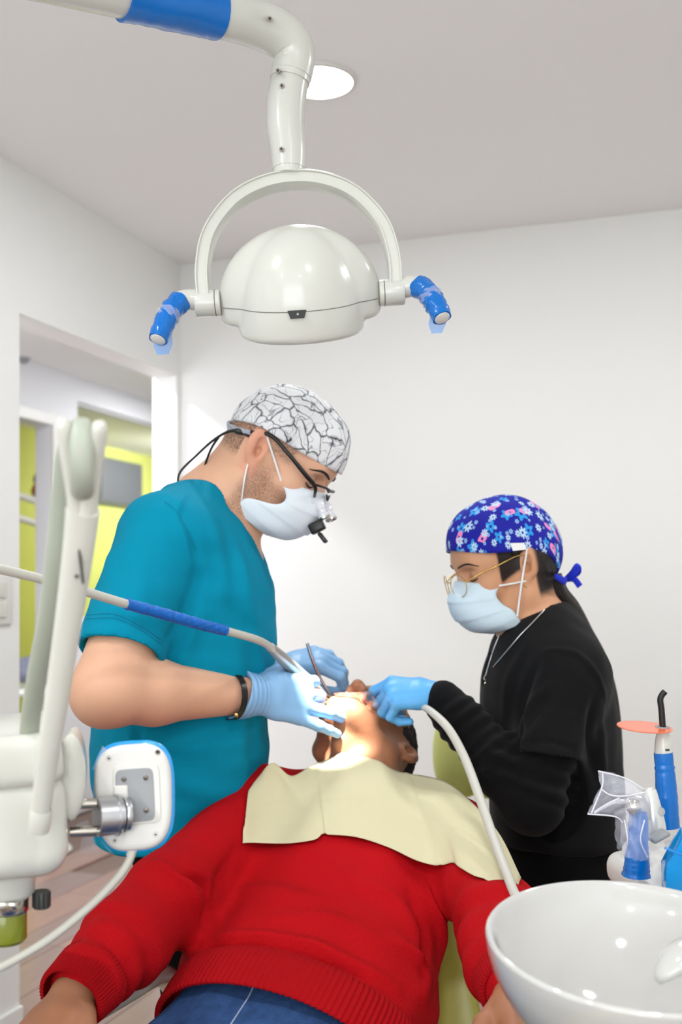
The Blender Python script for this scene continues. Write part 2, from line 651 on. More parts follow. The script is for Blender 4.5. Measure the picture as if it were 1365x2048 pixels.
def multi_box(name, boxes, m):
    bm = bmesh.new()
    for s0, s1, t0, t1, z0, z1 in boxes:
        vs = [bm.verts.new(R(s, t, z)) for z in (z0, z1) for s, t in ((s0, t0), (s1, t0), (s1, t1), (s0, t1))]
        for a in ((0, 1, 2, 3), (7, 6, 5, 4), (0, 4, 5, 1), (1, 5, 6, 2), (2, 6, 7, 3), (3, 7, 4, 0)):
            bm.faces.new([vs[i] for i in a])
    bmesh.ops.recalc_face_normals(bm, faces=bm.faces)
    return from_bm(name, bm, m, None, False)

FRONT_T, RIGHT_S = 5.8, 3.4
DOOR0, DOOR1, DOORZ = 0.03, 0.985, 2.08
fl = struct(box_room('floor', -4.6, RIGHT_S+0.1, -7.1, FRONT_T+0.1, -0.12, -0.012, mat('floor joint', (120, 100, 90), 0.6)))
MAT['plank'] = mat('rose brown wood plank', (150, 118, 104), 0.32, bump=0.1, bscale=30, var=0.22, vscale=5, stretch=(8, 1, 1), coat=0.2)
MAT['plank2'] = mat('grey brown wood plank', (134, 112, 104), 0.32, bump=0.1, bscale=30, var=0.22, vscale=5, stretch=(8, 1, 1), coat=0.2)
# floor planks run along the room; the ones near the door and the chair are separate pieces
pw, pl = 0.18, 1.2
bmp = bmesh.new()
bmesh.ops.create_cube(bmp, size=1.0)
bmesh.ops.scale(bmp, vec=(pw-0.003, pl-0.003, 0.012), verts=bmp.verts)
bmesh.ops.bevel(bmp, geom=[e for e in bmp.edges if all(v.co.z > 0 for v in e.verts)], offset=0.0015, segments=1, affect='EDGES')
plank_me = []
for key in ('plank', 'plank2'):
    me = bpy.data.meshes.new('plank')
    bmp.to_mesh(me)
    me.materials.append(MAT[key])
    plank_me.append(me)
bmp.free()
rnd = random.Random(3)
i = 0
s = -1.6+pw/2
while s < RIGHT_S:
    t = -0.9+rnd.choice((0, 0.3, 0.6, 0.9))
    while t < FRONT_T-0.6:
        o = bpy.data.objects.new('plank', rnd.choice(plank_me))
        link(o, fl)
        o.location = R(s, t, -0.006)
        o.rotation_euler = (0, 0, -TH)
        t += pl
    s += pw
struct(box_room('ceiling', -4.6, RIGHT_S+0.1, -7.1, FRONT_T+0.1, CEIL, CEIL+0.1, MAT['ceiling']))
struct(multi_box('wall_left', [(-0.1, 0, DOOR1, FRONT_T, 0, CEIL), (-0.1, 0, DOOR0, DOOR1, DOORZ, CEIL), (-0.1, 0, -7, DOOR0, 0, CEIL)], MAT['wall']))
struct(box_room('wall_back', 0.0, RIGHT_S+0.1, -0.12, 0, 0, CEIL, MAT['wall']))
struct(box_room('wall_right', RIGHT_S, RIGHT_S+0.1, 0, FRONT_T, 0, CEIL, MAT['wall']))
struct(multi_box('wall_front', [(-0.1, 0.7, FRONT_T, FRONT_T+0.1, 0, CEIL), (3.1, RIGHT_S+0.1, FRONT_T, FRONT_T+0.1, 0, CEIL),
                                (0.7, 3.1, FRONT_T, FRONT_T+0.1, 0, 0.75), (0.7, 3.1, FRONT_T, FRONT_T+0.1, 2.15, CEIL)], MAT['wall']))
win = struct(multi_box('window_1', [(0.7, 0.75, FRONT_T, FRONT_T+0.08, 0.75, 2.15), (3.05, 3.1, FRONT_T, FRONT_T+0.08, 0.75, 2.15), (1.88, 1.92, FRONT_T, FRONT_T+0.08, 0.75, 2.15),
                                    (0.75, 3.05, FRONT_T, FRONT_T+0.08, 0.75, 0.8), (0.75, 3.05, FRONT_T, FRONT_T+0.08, 2.1, 2.15)], MAT['plastic']))
for a, b in ((0.75, 1.88), (1.92, 3.05)):
    box_room('pane', a, b, FRONT_T+0.03, FRONT_T+0.036, 0.8, 2.1, MAT['glass'], win)
struct(box_room('baseboard_back', 0.0, RIGHT_S, 0, 0.012, 0, 0.08, MAT['wall']))
struct(box_room('baseboard_left', 0.0, 0.012, DOOR1, FRONT_T, 0, 0.08, MAT['wall']))

# corridor and the lime green room beyond
CS = -1.55
(ta, za), (tb, zb) = px_on_s(155, 806, CS), px_on_s(310, 845, CS)
(tc, zc) = px_on_s(160, 1246, CS)
(td, zd), (te, ze) = px_on_s(102, 850, CS), px_on_s(38, 850, CS)
WZ1, WZ0 = (za+zb)/2, zc
T_W0, T_W1 = tb-0.6, ta            # window span along t (far .. near)
T_D0, T_D1 = td, td+0.85           # doorway span
struct(multi_box('wall_corridor', [(CS-0.1, CS, -7, T_W0, 0, CEIL), (CS-0.1, CS, T_W0, T_W1, WZ1, CEIL), (CS-0.1, CS, T_W0, T_W1, 0, WZ0),
                                   (CS-0.1, CS, T_W1, T_D0, 0, CEIL), (CS-0.1, CS, T_D0, T_D1, zd, CEIL), (CS-0.1, CS, T_D1, 4.2, 0, CEIL)], MAT['wall_cool']))
struct(multi_box('wall_corridor_end', [(-4.6, -0.1, -7.1, -7, 0, CEIL), (-4.6, -0.1, 4.2, 4.3, 0, CEIL)], MAT['wall_cool']))
struct(box_room('wall_green', -3.1, -3.0, -7, 4.2, 0, CEIL, MAT['green']))
w2 = struct(multi_box('window_2', [(CS-0.07, CS-0.03, T_W0, T_W1, WZ0, WZ0+0.03), (CS-0.07, CS-0.03, T_W0, T_W0+0.03, WZ0, WZ1), (CS-0.07, CS-0.03, T_W0, T_W1, WZ1-0.012, WZ1)], MAT['wall_cool']))
box_room('pane', CS-0.054, CS-0.046, T_W0, T_W1, WZ0, WZ1, MAT['glass'], w2)
struct(multi_box('trim_1', [(CS, CS+0.015, T_D0-0.06, T_D0, 0, zd+0.06), (CS, CS+0.015, T_D1, T_D1+0.06, 0, zd+0.06), (CS, CS+0.015, T_D0, T_D1, zd, zd+0.06)], MAT['plastic_matt']))

# screen on the green wall, seen through the corridor window
GS = -3.0
(t0, z0), (t1, z1) = px_on_s(200, 915, GS), px_on_s(270, 1016, GS)
tvE = thing('wall_screen', 'dark grey television screen on the lime green wall beyond the corridor window', 'television', R(GS+0.03, (t0+t1)/2, z1))
tvh, tvw = 0.5, abs(t1-t0)+0.02
M = frame(-D, W, R(GS+0.06, (t0+t1)/2+0.05, (z0+z1)/2))
rbox('screen_housing', (tvw+0.1, z0-z1, 0.05), frame(-D, W, R(GS+0.05, (t0+t1)/2+0.06, (z0+z1)/2)) , MAT['knob'], tvE, 0.008)
rbox('screen', (tvw+0.07, z0-z1-0.04, 0.01), frame(-D, W, R(GS+0.078, (t0+t1)/2+0.06, (z0+z1)/2)), mat('dark screen', (66, 66, 76), 0.6), tvE, 0.002)
# white rail in the far doorway
rail = thing('wall_rail', 'white double rail inside the far doorway of the green room', 'rail', R(CS-0.6, T_D0+0.3, 0))
for (pa, pb) in (((36, 985), (84, 1008)), ((36, 1030), (84, 1052))):
    q0, q1 = px_on_s(*pa, CS-0.6), px_on_s(*pb, CS-0.6)
    cyl('rail_bar', R(CS-0.6, q0[0]+0.3, q0[1]+0.02), R(CS-0.6, q1[0]-0.2, q1[1]-0.02), 0.022, MAT['plastic_matt'], rail, 12)
for tt in (q0[0]+0.28, q1[0]-0.15):
    cyl('rail_post', R(CS-0.6, tt, 0), R(CS-0.6, tt, q1[1]+0.13), 0.02, MAT['plastic_matt'], rail, 12)
# little figure standing on the rail's shelf: orange and brown blur by the door post
q = px_on_s(76, 975, CS-0.75)
fg = thing('shelf_ornament', 'small brown and orange ornament beside the far door post', 'ornament', R(CS-0.75, q[0], q[1]-0.06))
lathe('ornament_body', [(0, -0.06), (0.035, -0.055), (0.045, -0.02), (0.03, 0.02), (0, 0.03)], Matrix.Translation(R(CS-0.75, q[0], q[1])), mat('orange glaze', (205, 105, 50), 0.4), fg)
lathe('ornament_top', [(0, 0.02), (0.028, 0.03), (0.032, 0.06), (0.018, 0.09), (0, 0.095)], Matrix.Translation(R(CS-0.75, q[0], q[1])), mat('brown glaze', (110, 80, 70), 0.4), fg)
sh = tag(box_room('wall_shelf', CS-0.85, CS-0.65, q[0]-0.3, q[0]+0.12, q[1]-0.08, q[1]-0.061, MAT['wall_cool'], None, 0.004), 'white shelf under the orange ornament in the green room', 'shelf')
# side table with folded grey cloth in the corridor
q = px_on_s(66, 1285, -1.25)
st = thing('side_table', 'white round side table in the corridor behind the whip arm', 'table', R(-1.25, q[0]-0.05, 0))
lathe('table_top', [(0, -0.03), (0.2, -0.03), (0.21, -0.015), (0.2, 0), (0, 0)], Matrix.Translation(R(-1.25, q[0]-0.05, q[1]-0.22)), MAT['plastic_matt'], st)
cyl('table_stem', R(-1.25, q[0]-0.05, 0.02), R(-1.25, q[0]-0.05, q[1]-0.25), 0.03, MAT['plastic_matt'], st)
lathe('table_foot', [(0, 0), (0.16, 0), (0.15, 0.012), (0.03, 0.03), (0, 0.03)], Matrix.Translation(R(-1.25, q[0]-0.05, 0)), MAT['plastic_matt'], st)
bk = Blob(0.01)
ctr = R(-1.25, q[0]-0.05, q[1]-0.14)
bk.add(ctr+Vector((-0.06, 0, 0)), ctr+Vector((0.06, 0.02, 0.0)), 0.07, 0.06, k=0.03).add(ctr+Vector((0, 0.03, 0.04)), ctr+Vector((0.03, 0, 0.07)), 0.05, 0.05, k=0.02)
tag(bk.mesh('folded_cloth', mat('grey speckled cloth', (120, 122, 140), 0.9, var=0.5, vscale=30), None, wob(4, 60, 0.008)), 'grey folded cloth on the white corridor side table', 'cloth')
# light switch on the near left wall
q = px_on_s(8, 1200, 0.0)
sw = thing('light_switch', 'white light switch plate on the wall left of the door', 'switch', R(0.0, q[0], q[1]))
rbox('switch_plate', (0.12, 0.14, 0.01), frame(-D, W, R(0.005, q[0]+0.03, q[1])), MAT['plastic_matt'], sw, 0.004)
for dz in (-0.028, 0.028):
    rbox('switch_rocker', (0.05, 0.042, 0.006), frame(-D, W, R(0.012, q[0]+0.03, q[1]+dz)), MAT['plastic'], sw, 0.002)
# corridor wall sensor
q = px_on_s(44, 710, CS)
sn = thing('wall_sensor', 'small grey sensor high on the corridor wall', 'sensor', R(CS, q[0], q[1]))
lathe('sensor_dome', [(0.045, 0), (0.045, 0.015), (0.03, 0.035), (0, 0.04)], axisM(R(CS, q[0], q[1]), R(CS+1, q[0], q[1])), MAT['plate'], sn)

# ------------------------------------------------------------------ ceiling lights
def downlight(loc, label, power=DOWNLIGHT_POWER, group='recessed ceiling lights', color=(0.95, 0.98, 1.0)):
    t = thing('ceiling_light', label, 'ceiling light', loc, group)
    M = Matrix.Translation(loc)
    lathe('trim_ring', [(0.082, 0.0), (0.09, 0.0), (0.09, -0.006), (0.082, -0.008), (0.080, 0.0)], M, MAT['plastic_matt'], t, 40)
    lathe('diffuser', [(0, -0.004), (0.081, -0.004), (0.081, 0.0)], M, MAT['light'], t, 40)
    l = area_light('lamp', Vector(loc)-Vector((0, 0, 0.012)), power, 0.16, color)
    l.parent = t
    l.matrix_parent_inverse = world_mat(t).inverted()
    return t
yv = 1.22*F_PX/1020
downlight(Vector(((638-CX)/F_PX*yv, yv, CEIL)), 'round recessed ceiling light behind the dental lamp stem')
k = 0
for s_, t_ in ((0.75, 3.1), (2.3, 3.3), (2.45, 1.35), (0.75, 4.7), (2.3, 4.7)):
    downlight(R(s_, t_, CEIL), 'round recessed ceiling light out of view above the %s' % ['door side', 'photographer', 'assistant', 'rear door side', 'rear window side'][k])
    k += 1
downlight(R(-0.62, 0.5, CEIL), 'round recessed ceiling light in the corridor outside the door', 22, color=(0.95, 0.97, 1))
downlight(R(-0.8, -2.2, CEIL), 'round recessed ceiling light further along the corridor', 17, color=(0.95, 0.97, 1))

# ------------------------------------------------------------------ dental lamp
LY = 1.71
lc = P(598, 560, LY)
lamp = thing('dental_lamp', 'white dental operating lamp with arched yoke and two blue wrapped handles', 'dental lamp', lc)
roll = Matrix.Rotation(math.radians(-3.4), 4, 'Y')
LM = Matrix.Translation(lc) @ roll
def L(x, y, z):
    return LM @ Vector((x, y, z))
LRX, LRY, LRZ = L(1, 0, 0)-lc, L(0, 1, 0)-lc, L(0, 0, 1)-lc
b = Blob(0.0022)
HLM = LM @ Matrix.Rotation(math.radians(24), 4, 'X')      # the head tips its light window away, towards the patient
def H_(x, y, z):
    return HLM @ Vector((x, y, z))
HZ = H_(0, 0, 1)-lc
HY = H_(0, 1, 0)-lc
MR = HLM.to_3x3().to_4x4()
b.ell(H_(0, 0.008, -0.034), (0.131, 0.064, 0.117), MR, k=0.004)
b.cut(H_(0, 0, -0.066), -HZ, H_(0, 0, -0.13), 0.18, k=0.014)
b.ell(H_(0, -0.004, -0.060), (0.101, 0.093, 0.142), MR, k=0.005)
b.cut(H_(0, 0, -0.086), -HZ, H_(0, 0, -0.14), 0.16, k=0.014)
shell = b.mesh('housing', MAT['lamp_plastic'], lamp, smooth=3)
dg = bpy.context.evaluated_depsgraph_get()
bpy.context.view_layer.update()
bv = BVHTree.FromObject(shell, bpy.context.evaluated_depsgraph_get())
def bvh_of(*objs):
    vs, fs = [], []
    for o in objs:
        n0 = len(vs)
        Mw = world_mat(o)
        vs += [Mw @ v.co for v in o.data.vertices]
        fs += [tuple(i+n0 for i in p.vertices) for p in o.data.polygons]
    return BVHTree.FromPolygons(vs, fs)
bv = bvh_of(shell)
seam = []
for k in range(41):
    x = -0.124+0.248*k/40
    h = bv.ray_cast(H_(x, -0.3, -0.034), HY)
    if h[0] is not None:
        seam.append(h[0]-HY*0.0001)
tube('seam', seam, 0.0007, mat('seam shadow gap', (120, 120, 108), 0.6), shell, 6, 2)
h = bv.ray_cast(H_(-0.004, -0.3, -0.037), HY)
pc = h[0]-LRY*0.0008
tq = [(-0.0145, 0.005), (0.0145, 0.005), (0.0105, -0.0062), (-0.0105, -0.0062)]
vv = [pc+LRX*x+LRZ*z+LRY*dy for dy in (-0.0025, 0.006) for x, z in tq]
mk('sensor', vv, [(0, 1, 2, 3), (7, 6, 5, 4), (0, 4, 5, 1), (1, 5, 6, 2), (2, 6, 7, 3), (3, 7, 4, 0)], MAT['black'], shell, False)
cyl('sensor_eye', pc-LRY*0.0026+LRX*0.001-LRZ*0.001, pc-LRY*0.0034+LRX*0.001-LRZ*0.001, 0.0017, MAT['screw'], shell, 10)
# reflector window on the far lower side, shining on the patient's mouth
MOUTH = P(662, 1388, 1.98)
lax = (MOUTH-lc).normalized()
wc = H_(0, 0.0, -0.0805)
lathe('reflector', [(0.044, 0.0), (0.05, 0.0), (0.05, 0.006), (0.044, 0.006)], axisM(wc, wc-HZ), MAT['lamp_plastic'], lamp)
lathe('light_window', [(0, 0.004), (0.045, 0.004)], axisM(wc, wc-HZ), MAT['led'], lamp)
sp = bpy.data.lights.new('dental_lamp_beam', 'SPOT')
sp.energy = LAMP_POWER*10
sp.spot_size = math.radians(12.8)
sp.spot_blend = 0.25
sp.shadow_soft_size = 0.018
sp.color = (1.0, 0.95, 0.86)
spo = bpy.data.objects.new('dental_lamp_beam', sp)
link(spo, lamp)
spo.location = wc-HZ*0.02
spo.rotation_euler = (MOUTH-(wc-HZ*0.02)).to_track_quat('-Z', 'Y').to_euler()
# yoke: arched band with a grooved face
pts = crom([(-0.1535, -0.022), (-0.153, 0.03), (-0.138, 0.085), (-0.098, 0.133), (-0.05, 0.157), (0.0, 0.164), (0.05, 0.157), (0.098, 0.133), (0.138, 0.085), (0.153, 0.03), (0.1535, -0.022)], 6)
sec = [(-0.008, -0.020), (0.008, -0.020), (0.010, -0.018), (0.010, 0.018), (0.008, 0.02), (-0.008, 0.02), (-0.010, 0.018), (-0.010, -0.018), (-0.0085, -0.02), (-0.0065, -0.02), (-0.006, -0.015), (0.006, -0.015), (0.0065, -0.02), (0.0085, -0.02)]
sec = [(-0.0105, -0.018), (-0.0095, -0.020), (-0.0075, -0.020), (-0.0068, -0.0165), (0.0068, -0.0165), (0.0075, -0.020), (0.0095, -0.020), (0.0105, -0.018), (0.0105, 0.018), (0.009, 0.020), (-0.009, 0.020), (-0.0105, 0.018)]
T2 = np.gradient(pts, axis=0)
T2 /= np.linalg.norm(T2, axis=1)[:, None]
yv_, yf = [], []
ns = len(sec)
for p2, t2 in zip(pts, T2):
    nx, nz = -t2[1], t2[0]
    for a, d_ in sec:
        yv_.append(L(p2[0]+nx*a, d_+0.012, p2[1]+nz*a))
for i in range(len(pts)-1):
    for k in range(ns):
        yf.append((i*ns+k, i*ns+(k+1) % ns, (i+1)*ns+(k+1) % ns, (i+1)*ns+k))
yf += [tuple(range(ns))[::-1], tuple((len(pts)-1)*ns+k for k in range(ns))]
bm = bmesh.new()
vs = [bm.verts.new(v) for v in yv_]
for f in yf:
    bm.faces.new([vs[i] for i in f])
bmesh.ops.recalc_face_normals(bm, faces=bm.faces)
from_bm('yoke', bm, MAT['lamp_plastic'], lamp, True, 0.5)
# pivots and handles
for sg in (-1, 1):
    pv = cyl('pivot', L(sg*0.127, 0.01, -0.026), L(sg*0.168, 0.01, -0.026), 0.0205, MAT['lamp_plastic'], lamp, 28, 0.003)
    cyl('pivot_seam', L(sg*0.1345, 0.01, -0.026), L(sg*0.1357, 0.01, -0.026), 0.0207, MAT['knob'], pv, 28)
    if sg < 0:
        hp = [L(-0.165, 0.008, -0.02), L(-0.186, 0.0, -0.022), L(-0.2, -0.014, -0.036), L(-0.212, -0.03, -0.062), L(-0.222, -0.043, -0.09)]
    else:
        hp = [L(0.165, 0.008, -0.02), L(0.186, 0.004, -0.02), L(0.2, -0.012, -0.033), L(0.211, -0.03, -0.058), L(0.219, -0.043, -0.083)]
    hd = tube('handle', hp, [0.017, 0.0165, 0.0155, 0.0145, 0.013], MAT['lamp_plastic'], lamp, 20, 8)
    ax = (hp[-1]-hp[-2]).normalized()
    lathe('handle_end', [(0.0125, -0.004), (0.0128, 0.0), (0.012, 0.003), (0.009, 0.0045), (0, 0.005)], axisM(hp[-1], hp[-1]+ax), MAT['plastic_matt'], hd, 24)
    mp = crom([(*p, 1) for p in hp], 8)
    fa = [Vector(mp[i][:3]) for i in range(10, len(mp))]
    rs = np.random.RandomState(5+sg)
    wr = rs.normal(size=16)*0.035
    fm = tube('blue_film', [fa[0], fa[len(fa)//3], fa[2*len(fa)//3], fa[-1]+ax*0.002], [0.0182, 0.0172, 0.0165, 0.0148], MAT['film'], hd, 24, 8, mod=lambda a, s: 1+wr[int(s*15.9)]+0.05*math.sin(5*a+s*20))
    # crumpled clear fold in the middle of the wrap and a loose blue tail
    mid = fa[len(fa)//2]
    tube('film_fold', [mid-ax*0.009, mid, mid+ax*0.007], [0.0172, 0.0182, 0.017], MAT['clear'], fm, 24, 5, mod=lambda a, s: 1+0.07*math.sin(7*a+9*s)+0.05*math.sin(13*a+31*s))
    tl = hp[-1]+Vector((sg*-0.006, 0.01, -0.008))
    side = Vector((0.011, 0.004, 0.002))
    up_ = Vector((0.002, 0, 0.017))
    mk('film_tail', [tl-side*1.2+up_, tl+side+up_, tl+side*1.3, tl+side*0.9-up_*0.9, tl-side*0.7-up_*0.85, tl-side*1.3], [(0, 1, 2, 5), (5, 2, 3, 4)], MAT['film_clear'], fm, True)
# stem
stem = tube('stem', [P(578, 340, 1.722), P(577, 300, 1.724), P(572, 250, 1.725), P(573, 205, 1.727), P(580, 160, 1.728)], [0.0262, 0.0285, 0.0305, 0.0315, 0.0305], MAT['lamp_plastic'], lamp, 32, 8)
cyl('stem_collar', P(578, 352, 1.722), P(578, 330, 1.722), 0.0253, MAT['lamp_plastic'], stem, 32, 0.002)
for (x, y) in ((563, 298), (564, 171)):
    cyl('screw_hole', P(x, y, 1.6925), P(x, y, 1.70), 0.0036, MAT['screw'], stem, 14)
    cyl('screw_core', P(x, y, 1.6918), P(x, y, 1.70), 0.0018, MAT['dark'], stem, 10)
# elbow and horizontal arm
j0 = P(580, 163, 1.728)
jt = P(588, 120, 1.728)
tube('elbow_collar', [j0, P(582, 152, 1.728), P(586, 135, 1.728)], [0.0325, 0.0325, 0.033], MAT['lamp_plastic'], stem, 32, 4)
arm = tube('elbow', [P(583, 152, 1.728), P(589, 118, 1.728), P(580, 86, 1.722), P(548, 62, 1.71), P(505, 45, 1.69), P(455, 30, 1.66), P(360, 8, 1.61), P(230, -22, 1.55), P(60, -62, 1.46)],
           [0.033, 0.0335, 0.035, 0.036, 0.036, 0.036, 0.0365, 0.037, 0.038], MAT['lamp_plastic'], lamp, 36, 8)
for (x, y, dd) in ((540, 37, 1.665), (556, 141, 1.697)):
    cyl('screw_hole', P(x, y, dd-0.012), P(x, y, dd+0.01), 0.0036, MAT['screw'], arm, 14)
    cyl('screw_core', P(x, y, dd-0.0126), P(x, y, dd), 0.0018, MAT['dark'], arm, 10)
rs = np.random.RandomState(11)
wr2 = rs.normal(size=24)*0.010
flm = tube('blue_film', [P(434, 25, 1.65), P(360, 8, 1.61), P(245, -18, 1.557)], [0.0385, 0.0388, 0.0392], MAT['film'], arm, 36, 14, mod=lambda a, s: 1.01+wr2[int(s*23.9)]+0.01*math.sin(4*a+s*9)+0.012*max(0, -math.cos(a))*(1+math.sin(14*s)))
# ------------------------------------------------------------------ post that carries lamp and console, out of view on the left
POST = Vector((-0.66, 1.38, 0))
tube('lamp_arm', [P(60, -62, 1.46), P(-60, -90, 1.42), POST+Vector((0.05, 0.0, 2.07)), POST+Vector((0, 0, 2.04)), POST+Vector((0, 0, 1.95))], [0.038, 0.038, 0.038, 0.038, 0.038], MAT['plastic'], lamp, 24, 6)
cyl('lamp_post', POST+Vector((0, 0, 0.0)), POST+Vector((0, 0, 2.0)), 0.032, MAT['plastic'], lamp, 24, 0.004)

# ------------------------------------------------------------------ instrument console (left foreground)
con = thing('instrument_console', 'white instrument console with tall whip arms at the left edge', 'dental unit', (-0.42, 1.25, 0))
cy0 = 1.17
def Q(px, py, dy=0.0):
    return P(px, py, cy0+dy)
bb = Blob(0.004)
body_r = P(152, 1650, 1.17)
CB = Matrix.Translation((body_r.x, 1.135, 0)) @ Matrix.Rotation(math.radians(15), 4, 'Z')
b2 = rbox('console_body', (0.30, 0.18, 0.115), CB @ Matrix.Translation((-0.15, 0.09, 1.024)) @ Matrix.Rotation(math.radians(-3), 4, 'Y'), MAT['plastic'], con, 0.03, 6)
rbox('console_deck', (0.29, 0.24, 0.055), CB @ Matrix.Translation((-0.15, 0.11, 1.094)) @ Matrix.Rotation(math.radians(-4), 4, 'Y'), MAT['plastic'], con, 0.014, 5)
rbox('deck_panel', (0.11, 0.004, 0.028), CB @ Matrix.Translation((-0.125, -0.0105, 1.094)) @ Matrix.Rotation(math.radians(-4), 4, 'Y'), MAT['plastic_matt'], con, 0.0015, 2)
rbox('deck_latch', (0.008, 0.006, 0.005), Matrix.Translation(P(4, 1547, 1.124)), MAT['black'], con, 0.001, 1)
# lens shaped end cap
eb = Blob(0.003)
ec = P(156, 1550, 1.19)
eb.add(ec+Vector((-0.004, -0.015, 0.0)), ec+Vector((-0.016, 0.05, 0.0)), (0.048, 0.016), (0.048, 0.014), k=0.01, u=(0, 0, 1))
eb.mesh('end_cap', MAT['plastic'], con, smooth=3)
cyl('support_arm', (-0.55, 1.36, 0.98), (-0.5, 1.28, 0.99), 0.03, MAT['plastic'], con)
cyl('support_arm', (-0.66, 1.38, 0.95), (-0.52, 1.32, 0.985), 0.028, MAT['plastic'], con)
lathe('post_clamp', [(0.0325, 0), (0.05, 0), (0.052, 0.005), (0.052, 0.075), (0.05, 0.08), (0.0325, 0.08)], Matrix.Translation((-0.66, 1.38, 0.91)), MAT['plastic'], con)
# knob and water bottle below
kn = lathe('knob', [(0, 0), (0.0085, 0), (0.0095, 0.0015), (0.0095, 0.018), (0.0085, 0.0195), (0, 0.0195)], Matrix.Translation(P(83, 1816, 1.2)), MAT['knob'], con, 20)
for k in range(12):
    a = k*math.pi/6
    rbox('knob_rib', (0.0016, 0.0016, 0.016), Matrix.Translation(P(83, 1816, 1.2)+Vector((0.0095*math.cos(a), 0.0095*math.sin(a), 0.010))), MAT['black'], kn, 0)
wb = lathe('bottle', [(0, 0), (0.019, 0.0), (0.0225, 0.004), (0.0225, 0.034), (0.021, 0.038), (0, 0.038)], Matrix.Translation(P(12, 1884, 1.19)), MAT['green_fluid'], con, 28)
lathe('bottle_collar', [(0.0235, 0.034), (0.0245, 0.036), (0.0245, 0.052), (0.0235, 0.054), (0, 0.054)], Matrix.Translation(P(12, 1884, 1.19)), MAT['steel'], wb, 28)
rbox('bottle_tag', (0.012, 0.003, 0.009), Matrix.Translation(P(22, 1812, 1.163)), MAT['steel'], wb, 0.001, 1)
lathe('bottle_mount', [(0, 0), (0.024, 0), (0.03, 0.006), (0.032, 0.03), (0, 0.03)], Matrix.Translation(P(14, 1795, 1.19)), MAT['plastic'], con, 28)
# whip arm, leaning towards the photographer at its top
slot = Blob(0.002)
rbox('arm_slot', (0.016, 0.006, 0.05), Matrix.Translation(P(73, 1600, 1.136)), MAT['knob'], con, 0.003, 2)
wa = tube('whip_arm', [P(78, 1650, 1.10), P(92, 1540, 1.075), P(118, 1370, 1.035), P(140, 1220, 1.0), P(158, 1090, 0.97), P(166, 1020, 0.955)],
          [0.0098, 0.0108, 0.0118, 0.0128, 0.0142, 0.0152], MAT['plastic'], con, 28, 8, flat=(1.0, 1.0))
lathe('arm_socket', [(0, -0.004), (0.0106, -0.002), (0.0112, 0.004), (0.0112, 0.02), (0.0100, 0.024)], axisM(P(78, 1656, 1.1), P(92, 1540, 1.075)), MAT['plastic'], wa, 28)
cyl('socket_pin', P(79, 1645, 1.0895), P(79, 1645, 1.093), 0.0016, MAT['knob'], wa, 8)
rbox('arm_groove', (0.0022, 0.004, 0.075), frame((1, 0, 0.08), (0.12, -0.16, 1), P(157, 1085, 0.9575)), MAT['knob'], wa, 0.0008, 1)
cyl('groove_pin', P(153, 1153, 0.966), P(153, 1153, 0.978), 0.0018, MAT['knob'], wa, 10)
# fork prongs
tube('fork_prong', [P(158, 1040, 0.958), P(150, 985, 0.945), P(140, 930, 0.93), P(131, 880, 0.918), P(127, 850, 0.912), P(128, 838, 0.91)], [0.010, 0.0085, 0.0078, 0.0072, 0.0068, 0.0045], MAT['plastic'], wa, 20, 6, flat=(1.3, 0.9), up=(0, 1, 0))
tube('fork_prong', [P(172, 1040, 0.958), P(181, 985, 0.945), P(190, 925, 0.93), P(197, 880, 0.918), P(199, 855, 0.912), P(198, 842, 0.91)], [0.010, 0.0085, 0.0078, 0.0072, 0.0068, 0.0045], MAT['plastic'], wa, 20, 6, flat=(1.3, 0.9), up=(0, 1, 0))
ro = lathe('roller', [(0, -0.010), (0.030, -0.010), (0.0335, -0.008), (0.0355, -0.004), (0.036, 0.0), (0.0355, 0.004), (0.0335, 0.008), (0.030, 0.010), (0, 0.010)],
           axisM(P(163, 918, 0.935), P(163, 918, 0.935)+Vector((1, 0.24, 0.03))), MAT['grey_green'], wa, 36)
cyl('roller_pin', P(134, 893, 0.921), P(193, 893, 0.921), 0.003, MAT['steel'], wa, 10)
# hose hanging from the roller to the console
tube('hung_hose', [P(165, 850, 0.93), P(150, 862, 0.955), P(135, 905, 0.97), P(124, 1000, 0.99), P(112, 1120, 1.01), P(98, 1230, 1.04), P(76, 1340, 1.08), P(62, 1430, 1.12), P(58, 1490, 1.15), P(58, 1520, 1.17)],
     [0.0085, 0.0085, 0.009, 0.0092, 0.0092, 0.0092, 0.009, 0.009, 0.009, 0.009], MAT['grey_green'], con, 18, 8, flat=(0.8, 1.15))

